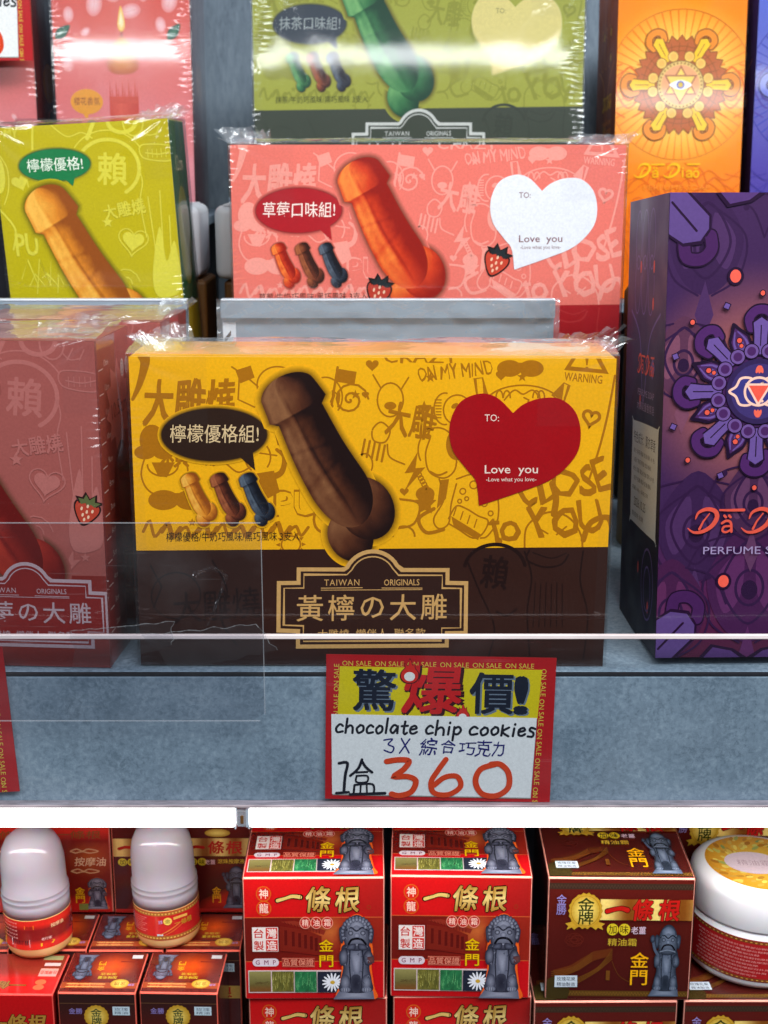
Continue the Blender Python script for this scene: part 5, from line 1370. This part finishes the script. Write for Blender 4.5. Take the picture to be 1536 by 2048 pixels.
# cartons seen through the gaps
def plain_box(name, label, cat, px0, px1, py0, py1, dist, d, mat, rot=(0, 0, 0), base=None, bev=.002, group=None, extra=None):
    zb_ = at(0, py1, dist).z if base is None else base
    zt_ = at(0, py0, dist).z
    x0, x1 = xat(px0, dist, (zb_ + zt_) / 2), xat(px1, dist, (zb_ + zt_) / 2)
    t = thing(name, label, cat, ((x0 + x1) / 2, dist, zb_), rot, group)
    hw = (x1 - x0) / 2
    bm = box_bm(-hw, hw, 0, d, 0, zt_ - zb_, bev, 4)
    link('carton', from_bm(bm, 'carton', True if bev > .004 else False), mat, t)
    lid = from_bm(box_bm(-hw + bev, hw - bev, .002, d - .002, zt_ - zb_ - .0005, zt_ - zb_ + .0006, .0004), 'lid')
    link('lid', lid, mat, t)
    return t
b1 = plain_box('carton', 'brown carton under the white one, behind the pink box', 'carton', 455, 640, 562, 0, .806, .05, M_BROWN, base=FLOOR, group='brown cartons')
b2 = plain_box('carton', 'brown carton under the white one, behind the lime box', 'carton', 280, 420, 562, 0, .806, .05, M_BROWN, base=FLOOR, group='brown cartons')
plain_box('carton', 'white carton with rounded edge showing left of the pink box', 'carton', 429, 640, 411, 562, .800, .05, M_WHITE, base=at(0, 562, .806).z + .0012, bev=.005, group='white cartons')
plain_box('carton', 'white carton seen through the film at the right of the lime box', 'carton', 290, 399, 411, 562, .800, .05, M_WHITE, base=at(0, 562, .806).z + .0012, bev=.005, group='white cartons')
plain_box('carton', 'black carton at the left edge beside the lime box', 'carton', -120, 30, 255, 0, .738, .06, M_BLACK, (0, R(-2.6), 0), base=DECK2 + .003, bev=.0008)
# gold brown tin behind the purple box
zt_ = at(0, 572, .770).z; hT = zt_ - FLOOR; rT = .036
t = thing('storage_tin', 'gold brown round tin between the yellow box and the purple box', 'tin', (xat(1243, .775, FLOOR + .07) + rT, .775, FLOOR))
M_GOLD = plain('gold_brown_tin', (138, 104, 44), .35, .6, metal=.35, var=.1, scale=18)
link('tin_body', from_bm(lathe([(0, 0), (rT - .001, 0), (rT, .001), (rT, hT - .022)]), 'tin_body', True), M_GOLD, t)
link('lid', from_bm(lathe([(rT + .0006, hT - .0225), (rT + .0010, hT - .0215), (rT + .0010, hT - .004), (rT - .0015, hT), (0, hT)]), 'lid', True), M_GOLD, t)

# ------------------------------------------------------------------ price tags
def price_tag(label, x, y, z, rot):
    w, h = .0985, .0665
    t = thing('price_tag', label, 'price tag', (x, y, z), rot, 'red bordered sale tags')
    tag_mesh(w, h, t)
    a = Art([(0, 0), (1150, 0), (1150, 770), (0, 770)], w, h)
    sale_tag(a); a.build(lambda u, v, n: (-w / 2 + u, -n, v), t, M_MATTE, {'front_face': 'sale_border'})
    return t
zb_ = EYE.z - .2738
tag1 = price_tag('handwritten sale tag reading 360 below the yellow biscuit box', xat(876, .560, zb_ + .03), .5592, zb_ + .0008, (R(-1.2), R(1.0), 0))
dup(tag1, (xat(36, .560, zb_ + .02) - .0492, .5592, zb_ + .0026), (R(-1.2), R(-3.0), 0), 'sale tag cut off by the left edge below the rose box')
p = at(66, 121, .872)
tag3 = dup(tag1, (p.x - .0492, .872, p.z), (0, 0, 0), 'sale tag hanging on the candle box in the top left corner')

# clear sheet taped over the guard, tape and a scrap of clear plastic
t = thing('clear_sheet', 'large clear plastic sheet hanging over the guard in front of the rose box', 'plastic sheet', (0, .5550, 0))
V, Fc = [], []
zA, zB = at(0, 1046, .5545).z, at(0, 1440, .5545).z
xA, xB = -.34, xat(524, .5545, zA - .03)
nx, ny = 60, 24
for j in range(ny + 1):
    for i in range(nx + 1):
        u = i / nx; x = xA + (xB - xA) * u; z = zA + (zB - zA) * j / ny
        if u > .985: z = max(min(z, zA - .003), zB + .003)
        V.append((x, -.0008 + .0006 * noise.noise((x * 20, z * 30, 3)) + .0004 * math.sin(j / ny * 5), z + .0012 * noise.noise((x * 9, 0, 1))))
for j in range(ny):
    for i in range(nx):
        q = j * (nx + 1) + i; Fc.append((q, q + nx + 1, q + nx + 2, q + 1))
me = bpy.data.meshes.new('sheet'); me.from_pydata(V, [], Fc)
for q in me.polygons: q.use_smooth = True
link('sheet', me, M_SHEET, t)
M_RIM = film_mat('sheet_cut_edge', .16, .15, (.9, .9, .92), 1.5)
bm = bmesh.new()
box_bm(xA, xB, -.0013, -.0006, zA, zA + .00035, 0, 1, bm); box_bm(xB, xB + .00035, -.0013, -.0006, zB + .003, zA - .003, 0, 1, bm); box_bm(xA, xB - .002, -.0013, -.0006, zB - .0003, zB, 0, 1, bm)
link('cut_edge', from_bm(bm, 'cut_edge'), M_RIM, t)

def tape(label, pts, seed):
    """crumpled strip of clear tape; pts: top row and bottom row of picture positions"""
    r = random.Random(seed); (ax, ay), (bx, by), (cx_, cy_), (dx, dy) = pts
    V, Fc = [], []; nx, ny = 46, 8
    c0 = at((ax + cx_) / 2, (ay + cy_) / 2, .5530)
    t = thing('tape_strip', label, 'tape', c0, group='strips of clear tape')
    for j in range(ny + 1):
        for i in range(nx + 1):
            u, v = i / nx, j / ny
            x = (ax + (bx - ax) * u) * (1 - v) + (dx + (cx_ - dx) * u) * v; y = (ay + (by - ay) * u) * (1 - v) + (dy + (cy_ - dy) * u) * v
            if i in (0, nx): x += r.uniform(-5, 5)
            if j in (0, ny): y += 5 * noise.noise((u * 9, v * 3, seed))
            p_ = at(x, y, .5535 - .0007 * abs(noise.noise((u * 14, v * 5, seed))))
            V.append(p_ - c0)
    for j in range(ny):
        for i in range(nx):
            q = j * (nx + 1) + i; Fc.append((q, q + nx + 1, q + nx + 2, q + 1))
    me = bpy.data.meshes.new('tape'); me.from_pydata(V, [], Fc)
    for q in me.polygons: q.use_smooth = True
    link('tape', me, film_mat('clear_tape', .012, .08, (.90, .91, .93), 1.36, .35, 150), t)
    bm = bmesh.new()
    # torn pale rim of the strip
    edge = [V[i] for i in range(nx + 1)] + [V[j * (nx + 1) + nx] for j in range(1, ny + 1)]
    for a_, b_ in zip(edge, edge[1:]):
        q0, q1 = Vector(a_), Vector(b_); n_ = Vector((0, 0, 1)) if abs(q1.z - q0.z) < abs(q1.x - q0.x) else Vector((1, 0, 0))
        k = .00018 * (.4 + r.random())
        bm.faces.new([bm.verts.new(q0 - n_ * k + Vector((0, -.0002, 0))), bm.verts.new(q1 - n_ * k + Vector((0, -.0002, 0))), bm.verts.new(q1 + n_ * k + Vector((0, -.0002, 0))), bm.verts.new(q0 + n_ * k + Vector((0, -.0002, 0)))])
    link('torn_rim', from_bm(bm, 'torn_rim'), M_RIM, t)
tape('wide strip of clear tape over the guard rim below the name plate', ((285, 1270), (516, 1248), (552, 1300), (350, 1345)), 4)
tape('narrow strip of clear tape over the guard rim by the rose box', ((142, 1262), (345, 1243), (345, 1290), (150, 1352)), 8)

# twisted scrap of film hanging on the yellow box
t = thing('film_scrap', 'twisted scrap of clear film stuck to the dark band of the yellow box', 'film scrap', at(420, 1200, .5695))
V, Fc = [], []; r = random.Random(2)
path = [(384, 1150), (400, 1146), (418, 1136), (438, 1142), (450, 1150), (444, 1176), (434, 1204), (424, 1232), (412, 1258)]
path = spline(path, 6); o0 = Vector(t.location)
for k, (x, y) in enumerate(path):
    u = k / (len(path) - 1); wd = 5 * (1 - .75 * max(0, u - .35)) * (1 + .4 * r.uniform(-1, 1))
    for s_ in (-1, -.3, .3, 1):
        nx_, ny_ = (0, 1) if u < .45 else (1, .25)
        V.append(at(x + s_ * wd * nx_, y + s_ * wd * ny_, .5690 - .0016 * r.random() * (1 - abs(s_) * .6)) - o0)
for k in range(len(path) - 1):
    for c_ in range(3): q = 4 * k + c_; Fc.append((q, q + 4, q + 5, q + 1))
me = bpy.data.meshes.new('film_twist'); me.from_pydata(V, [], Fc); link('film_twist', me, M_SEAM, t)

# clear plastic holder standing between the candle boxes
p0, p1 = at(30, 237, .800), at(166, 300, .800)
t = thing('clear_holder', 'low clear plastic holder rising behind the lime box', 'holder', ((p0.x + p1.x) / 2, .800, FLOOR))
hw = (p1.x - p0.x) / 2
link('panel', from_bm(box_bm(-hw, hw, 0, .0012, 0, p0.z - FLOOR), 'panel'), M_SHEET, t)
link('foot', from_bm(box_bm(-hw, hw, .0013, .04, 0, .0012), 'foot'), M_SHEET, t)

# ================================================================== THE GOODS ON THE LOWER SHELF
def inset(f, w, h, k=.0007):
    return lambda u, v, n: f(k + u * (w - 2 * k) / w, k + v * (h - 2 * k) / h, n)

def balm_box(name, label, cat, group, w, d, h, front, loc, rot, top_frame='top', col=(150, 26, 24), edge=(255, 170, 150), kw={}):
    t = thing(name, label, cat, loc, rot, group)
    link('carton', carton_mesh(w, d, h, col, edge, .0011), M_GLOSS, t)  # edge colour paints the light tube's glow along the box edges
    quad = kw.get('quad', [(0, 0), (1300, 0), (1300, 1075), (0, 1075)])
    a = Art(quad, w, h); front(a); a.build(inset(face('front', w, d, h), w, h), t, M_GLOSS)
    a = Art(kw.get('tquad', quad), w, d); kw.get('top', front)(a); a.build(inset(face(top_frame, w, d, h), w, d), t, M_GLOSS, {'front_face': 'top_face'})
    for s in ('left', 'right'):
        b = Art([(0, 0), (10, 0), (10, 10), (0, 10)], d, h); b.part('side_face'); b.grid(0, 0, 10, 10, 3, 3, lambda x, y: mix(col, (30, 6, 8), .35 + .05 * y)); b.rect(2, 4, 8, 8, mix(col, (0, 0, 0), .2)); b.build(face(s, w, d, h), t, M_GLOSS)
    return t
S2, S3 = EYE.z - .381, EYE.z - .444
wr, hr = .0652, .063
RB = 'red balm boxes stacked two high'
red1 = balm_box('balm_box', 'red balm box with a stone lion on top of the left red stack', 'balm box', RB, wr, .0652, hr, balm_red, (-.0322, .5730, S2), (0, 0, R(.5)))
red2 = dup(red1, (.0354, .5742, S2), (0, 0, R(-1.2)), 'red balm box with a stone lion on top of the right red stack')
dup(red1, (-.0310, .5750, S3), (0, 0, R(-.8)), 'lower red balm box supporting the left red stack')
dup(red1, (.0368, .5755, S3), (0, 0, R(.4)), 'lower red balm box supporting the right red stack')
QB = dict(quad=[(0, 0), (925, 0), (925, 740), (0, 740)])
BB = 'dark brown balm boxes'
br1 = balm_box('balm_box', 'dark brown balm box with a gold seal, resting on two others beside the white jar', 'balm box', BB, .0672, .0672, hr, balm_brown, (.1085, .5725, S2), (0, 0, R(-1.0)), col=(84, 24, 20), kw=QB)
dup(br1, (.1035, .5715, S3), (0, 0, R(.4)), 'lower dark brown balm box directly under the one with the gold seal')
dup(br1, (.1735, .5720, S3), (0, 0, 0), 'dark brown balm box in the lower right corner under the white jar')
dup(br1, (.1810, .6540, S2), (0, 0, R(2)), 'dark brown balm box standing behind the white jar')
dup(br1, (.1740, .6420, S3), (0, 0, 0), 'dark brown balm box in the bottom layer behind the jar')

def roll_front(a, kind):
    """tall narrow box front, 470 x 1225 units"""
    if kind == 'lion':
        a.grid(0, 0, 470, 1225, 8, 16, lambda x, y: mix((206, 40, 28), (120, 28, 22), (y - 560) / 60) if y < 640 else mix(mix((120, 30, 24), (196, 90, 40), 1 - math.hypot(x - 330, y - 760) / 200), (190, 30, 28), (y - 1080) / 60))
        a.text('一條根', 250, 560, 66, (130, 70, 30), 330, bold=.03, shear=.1); a.text('按摩油', 330, 790, 74, (232, 190, 150), 220, bold=.02, shear=.12)
        for y in (700, 872): a.stroke(spline([(190, y), (240, y - 18), (280, y), (320, y - 18), (390, y), (330, y + 16), (280, y + 4), (230, y + 16)], 5), 10, (212, 160, 116), True)
        a.part('statue_picture'); stone_beast(a, 300, 930, 440, 1200, rim=(206, 90, 40))
        a.part('name_strip'); a.text('金', 246, 1040, 62, (232, 180, 20), 66, bold=.02); a.text('門', 246, 1112, 62, (232, 180, 20), 62, bold=.02); a.rect(236, 1150, 300, 1205, (120, 130, 60))
    else:
        a.grid(0, 0, 470, 1225, 6, 12, lambda x, y: mix((104, 26, 20), (66, 20, 18), y / 1225 + .3 * noise.noise((x * .01, y * .008, 4))))
        a.fan([(120, 1120), (330, 1000), (460, 1140), (300, 1225), (60, 1225)], (196, 36, 24), (96, 26, 20))
        a.rect(0, 1195, 470, 1225, (176, 36, 30))
        a.part('title_panel')
        a.grid(0, 590, 470, 742, 14, 2, lambda x, y: mix((130, 70, 26), (238, 200, 120), .5 + .5 * math.sin(x * .03)))
        a.stroke(spline([(44, 676), (90, 662), (140, 668)], 5), 26, (176, 30, 24))
        for s, x, w in (('條', 232, 112), ('根', 360, 116)): a.text(s, x, 668, 108, (176, 30, 24), w, bold=.045, shear=.1, wob=.05)
        a.fan(oval(245, 545, 90, 34, 24), (236, 206, 110), (170, 124, 40))
        a.part('name_strip')
        for k, ch in enumerate('加味'): a.ell(64 + 66 * k, 790, 32, 32, (216, 190, 40)); a.text(ch, 64 + 66 * k, 790, 42, (70, 50, 10), bold=.015)
        a.text('老薑', 186, 792, 40, (222, 180, 190), 74, bold=.01); a.text('滾珠按摩液', 336, 786, 40, (206, 172, 50), 190, bold=.012)
        a.text('金', 226, 1040, 66, (240, 170, 20), 62, bold=.02); a.text('門', 226, 1112, 62, (240, 170, 20), 58, bold=.02)
        a.part('statue_picture'); stone_beast(a, 292, 830, 448, 1190, (112, 116, 134), (70, 76, 94), (30, 34, 46), raised=True)
def small_front(a):
    """470 x 1000"""
    a.grid(0, 0, 470, 1000, 6, 10, lambda x, y: mix((46, 28, 26), (88, 24, 20), y / 300)); a.rect(0, 60, 470, 66, (90, 60, 40))
    a.text('金勝', 100, 115, 40, (140, 126, 190), 84, bold=.01)
    a.rect(330, 82, 436, 140, (196, 214, 224)); a.text('玫瑰', 383, 100, 22, (80, 90, 110), 84); a.text('精油', 383, 124, 20, (80, 90, 110), 84)
    a.part('gold_seal'); P = [(228 + (74 + 4 * (k % 2)) * math.cos(k * math.pi / 18), 150 + (74 + 4 * (k % 2)) * math.sin(k * math.pi / 18)) for k in range(36)]
    a.fan(P, (244, 214, 110), (186, 138, 34)); a.text('金', 228, 124, 52, (40, 66, 40), 66, bold=.03); a.text('牌', 228, 180, 52, (40, 66, 40), 62, bold=.03)
    a.part('title_panel'); a.rect(0, 240, 470, 330, (206, 160, 70)); a.text('一條根', 250, 284, 76, (180, 30, 24), 330, bold=.04)
def small_top(a):
    """470 x 450, read from the far side"""
    a.grid(0, 0, 470, 450, 10, 8, lambda x, y: mix((96, 24, 20), (238, 84, 22), 1.15 - math.hypot(x - 190, (y - 290)) / 150))
    a.rect(40, 340, 150, 352, (130, 30, 20)); a.rect(20, 385, 86, 425, (210, 205, 205))
    a.part('title_panel'); a.rect(0, 40, 470, 104, (160, 66, 30)); a.text('一條根', 320, 72, 52, (206, 110, 60), 220, bold=.03); a.rect(200, 52, 440, 58, (240, 190, 110)); a.rect(200, 84, 440, 90, (240, 190, 110))
    a.fan(oval(110, 92, 58, 50, 24), (246, 216, 110), (190, 140, 36)); a.text('金牌', 110, 92, 40, (150, 90, 20), 70, bold=.02); a.text('金勝', 36, 80, 24, (160, 140, 210), 40)
    a.part('name_strip'); a.text('加味老薑', 200, 160, 30, (216, 190, 50), 120, bold=.01); a.text('滾珠液', 200, 200, 28, (206, 172, 50), 100, bold=.01); a.text('金', 262, 260, 44, (240, 170, 20), 46, bold=.02); a.text('門', 262, 320, 42, (240, 170, 20), 42, bold=.02)
    a.part('statue_picture'); stone_beast(a, 320, 130, 430, 420, (124, 130, 150), (86, 92, 112), (40, 44, 58), raised=True)
def small_red(a):
    a.grid(0, 0, 470, 1000, 4, 6, lambda x, y: mix((206, 18, 22), (170, 22, 22), y / 500))
    a.part('title_panel'); a.ell(60, 130, 34, 40, (220, 110, 60)); a.text('龍', 60, 130, 44, (240, 200, 180)); a.text('一條根', 270, 190, 120, (176, 128, 52), 320, bold=.035, shear=.12, wob=.05, outline=(70, 20, 10), out_w=.03)
def small_red_top(a):
    a.grid(0, 0, 470, 450, 6, 6, lambda x, y: mix((206, 26, 24), (130, 36, 26), (y - 180) / 60))
    a.part('title_panel'); a.text('一條根', 300, 90, 84, (150, 100, 40), 270, bold=.035, shear=.12, outline=(70, 20, 10), out_w=.03); a.ell(90, 66, 30, 30, (230, 100, 60)); a.ell(90, 124, 30, 30, (230, 100, 60))
    a.part('seal_panel'); a.rect(20, 190, 120, 280, (232, 150, 140)); a.text('台灣製造', 70, 235, 40, (196, 50, 44), 92, bold=.02); a.rect(20, 310, 110, 345, (226, 180, 180)); a.rect(20, 380, 130, 430, (150, 146, 100))

zA_, RG = EYE.z - .369, 'small roll-on boxes below the bottles'
hA = .078
KA = dict(quad=[(0, 0), (470, 0), (470, 1000), (0, 1000)], tquad=[(0, 0), (470, 0), (470, 450), (0, 450)], top=small_top)
KR = dict(KA, top=small_red_top)
sa = balm_box('roll_on_box', 'small dark brown box at the bottom left, directly right of the bright red one', 'roll-on box', RG, .0362, .0335, hA, small_front, (-.1312, .5600, zA_ - hA), (0, 0, R(-1)), 'top_turned', (84, 22, 20), (250, 110, 90), KA)
dup(sa, (-.0938, .5600, zA_ - hA), (0, 0, R(-1.5)), 'small dark brown box below the right bottle, next to the red stack')
balm_box('roll_on_box', 'bright red small box in the bottom left corner under the left bottle', 'roll-on box', RG, .0405, .0335, hA, small_red, (-.1708, .5590, zA_ - hA), (0, 0, R(-1)), 'top_turned', (186, 20, 22), (250, 90, 80), KR)
dup(sa, (-.0870, .5950, zA_ - hA), (0, 0, 0), 'small dark brown box in the second row right of the right bottle')
dup(sa, (-.1240, .5950, zA_ - hA), (0, 0, 0), 'small dark brown box in the second row, under the right bottle')
dup(sa, (-.1610, .5955, zA_ - hA), (0, 0, 0), 'small dark brown box in the second row between the two bottles')
dup(sa, (-.1985, .5950, zA_ - hA), (0, 0, 0), 'small dark brown box in the second row behind the left bottle')
KC = dict(quad=[(0, 0), (470, 0), (470, 1225), (0, 1225)], tquad=[(0, 0), (470, 0), (470, 450), (0, 450)], top=small_top)
UG = 'upright roll-on boxes behind the bottles'
hC = .080
za = EYE.z - .3695
c_ = balm_box('roll_on_box', 'upright brown box with statue, rightmost behind the bottles', 'roll-on box', UG, .0345, .034, hC, lambda a: roll_front(a, 'brown'), (-.0835, .6300, za), (0, 0, 0), 'top', (84, 22, 20), (230, 110, 90), KC)
dup(c_, (-.1185, .6295, za), (0, 0, 0), 'upright brown box standing right behind the right bottle')
l_ = balm_box('roll_on_box', 'upright red brown box with stone lion between the two bottles', 'roll-on box', UG, .0345, .034, hC, lambda a: roll_front(a, 'lion'), (-.1535, .6300, za), (0, 0, 0), 'top', (150, 36, 30), (240, 140, 120), KC)
dup(l_, (-.1885, .6295, za), (0, 0, 0), 'upright red brown box behind the left bottle at the edge')
# bottom layer carrying the upright boxes
for x, lb in ((-.0835, 'rightmost'), (-.1185, 'second from right'), (-.1535, 'second from left'), (-.1885, 'leftmost')):
    dup(sa, (x, .6320, zA_ - hA - .0006), (0, 0, 0), 'hidden small box under the upright boxes, ' + lb)

# ------------------------------------------------------------------ roll-on bottles
M_CAP = plain('frosted_cap', (224, 212, 224), .14, .6, var=.03, sss=.4, trans=.5)
M_AMBER = plain('amber_liquid', (236, 186, 120), .12, .5, var=.03, sss=.5)
def bottle(label, x, y, z, rot, deg, kind):
    r = .0160
    t = thing('roll_on_bottle', label, 'bottle', (x, y, z), rot, 'roll-on massage bottles')
    link('bottle_body', from_bm(lathe([(0, .0004), (r * .72, 0), (r * .86, .0008), (r * .95, .003), (r * .985, .0062), (r * .985, .0212), (r * .95, .0220), (0, .0220)], 64), 'bottle_body', True), M_AMBER, t)
    link('cap', from_bm(lathe([(r * .9, .0214), (r * .985, .0215), (r * .99, .0268), (r * .955, .0276), (r * 1.005, .0288), (r * 1.0, .0296), (r * .955, .0304), (r * .995, .0314), (r * .99, .0320), (r * .945, .0330), (r * .945, .0420), (r * .93, .0470), (r * .86, .0525), (r * .72, .0568), (r * .5, .0594), (r * .25, .0606), (0, .0610)], 64), 'cap', True), M_CAP, t)
    span = 5.4; L_ = r * .985 * span
    a = Art([(0, 0), (860, 0), (860, 190), (0, 190)], L_, .0150)
    a.parts[0] = ('label_wrap', a.cur, None, None, None)
    if kind == 'gold':
        a.grid(0, 0, 860, 190, 60, 4, lambda x, y: (196, 34, 34))
        for y in (16, 172):
            a.grid(0, y - 12, 860, y + 12, 60, 1, lambda x, y: (160, 96, 40))
            for k in range(52): a.ell(8 + k * 16.6, y, 5, 5, (222, 176, 84), 8)
        for k in range(8): a.text('本產品係外用按摩'[k % 3:] , 300 - 6 * (k % 3), 42 + 13 * k, 6.5, (226, 150, 140), 120 - 12 * (k % 3))
        a.ell(462, 62, 20, 24, (236, 200, 90)); a.text('金', 462, 62, 26, (60, 60, 20)); a.text('金勝', 428, 64, 24, (190, 170, 220), 20, rot=0)
        a.stroke(spline([(420, 150), (470, 120), (520, 84)], 5), 4, (226, 150, 60)); a.stroke(spline([(440, 156), (490, 126), (530, 96)], 5), 3, (226, 120, 50)); a.rect(490, 42, 560, 58, (222, 170, 80)); a.text('一條根', 540, 84, 34, (190, 140, 40), 90, bold=.03); a.rect(408, 144, 436, 156, (196, 196, 206))
    else:
        a.grid(0, 0, 860, 190, 60, 6, lambda x, y: (214, 40, 30) if y < 60 or y > 130 else (128, 26, 26))
        for k in range(5): a.text('用法 適量塗抹於皮膚'[k % 3:], 300, 20 + 24 * k, 9, (240, 170, 160), 120)
        a.rect(400, 30, 444, 54, (236, 140, 30)); a.text('外用', 422, 42, 16, (120, 40, 20), 30, bold=.02)
        a.rect(322, 122, 420, 168, (230, 232, 236)); rr = random.Random(5)
        x = 328
        while x < 412: wq = rr.choice((2, 3, 5)); a.rect(x, 128, x + wq, 156, (30, 30, 40)); x += wq + rr.choice((4, 6))
        a.text('按摩油', 560, 50, 24, (236, 200, 150), 70, bold=.02); a.text('老行家', 500, 124, 18, (240, 190, 180), 50, bold=.02); a.fill([(470, 150), (530, 142), (540, 148), (530, 164), (470, 170)], (232, 180, 40))
    a.build(cyl_frame(r * .985 + .0001, .0062, deg, span), t, M_GLOSS)
    return t
bottle('roll-on bottle with frosted cap and gold edged label, right one of the two', -.1052, .6085, EYE.z - .3688, (R(-1), R(-2.5), 0), 0, 'gold')
bottle('roll-on bottle with frosted cap and barcode on its label, at left edge', -.1660, .6000, EYE.z - .3688, (R(-1), R(-2), 0), 3, 'bar')

# ------------------------------------------------------------------ white jar
M_PLASTIC = plain('white_jar_plastic', (236, 232, 236), .25, .5, var=.015, sss=.2)
rj = .0325
t = thing('balm_jar', 'white round jar with a red label and a patterned gold lid', 'jar', (.1800, .6100, EYE.z - .3807), (0, R(2.5), 0))
link('jar_body', from_bm(lathe([(0, 0), (rj * .86, 0), (rj * .93, .001), (rj * .985, .0035), (rj * .985, .0290), (rj * .95, .0300), (0, .0300)], 72), 'jar_body', True), M_PLASTIC, t)
link('lid', from_bm(lathe([(rj * .96, .0302), (rj * 1.0, .0304), (rj * 1.01, .0312), (rj * 1.01, .0440), (rj * 1.0, .0465), (rj * .95, .0488), (rj * .86, .0500), (rj * .80, .0502), (0, .0502)], 72), 'lid', True), M_PLASTIC, t)
a = Art([(0, 0), (1000, 0), (1000, 250), (0, 250)], rj * .985 * 5, .0215)
a.parts[0] = ('label_wrap', a.cur, None, None, None)
a.grid(0, 0, 1000, 250, 70, 4, lambda x, y: (170, 30, 34))
for y in (14, 236):
    a.grid(0, y - 9, 1000, y + 9, 70, 1, lambda x, y: (120, 60, 30))
    for k in range(70): a.ell(8 + k * 14.4, y, 4, 4, (190, 140, 60), 6)
for k in range(9): a.text('使用方法適量塗抹於需要部位輕輕按摩即可外用請勿內服'[k:k + 16 - 2 * (k % 3)], 420 - 10 * (k % 3), 42 + 21 * k, 11, (222, 150, 146), 250 - 30 * (k % 3))
a.build(cyl_frame(rj * .985 + .0001, .0050, -8, 5.0), t, M_GLOSS)
lid_disc = Art([(-100, -100), (100, -100), (100, 100), (-100, 100)], .054, .054)
lid_disc.parts[0] = ('lid_disc', lid_disc.cur, None, None, None)
lid_disc.fan(oval(0, 0, 98, 98, 64), (250, 206, 80), (222, 150, 40))
rr = random.Random(8)
for k in range(110):
    g_ = rr.random() * 360; q = 50 + 42 * rr.random(); x, y = q * math.cos(R(g_)), q * math.sin(R(g_))
    lid_disc.ell(x, y, 5 + 6 * rr.random(), 3 + 2 * rr.random(), mix((250, 226, 110), (190, 120, 36) if k % 4 else (120, 150, 80), rr.random()), 10, g_ + 40)
for k in range(22):
    lid_disc.star(48 + 34 * rr.random() , 34 + 36 * rr.random(), 9, mix((40, 140, 140), (90, 190, 170), rr.random()), 5, .5, rr.random() * 90)
lid_disc.ell(-14, 6, 52, 40, (240, 214, 222), 40); lid_disc.text('精油霜', -14, 6, 20, (206, 170, 180), 60)
lid_disc.build(lambda u, v, n: (-.027 + u, -.027 + v, .0502 + n), t, M_GLOSS)
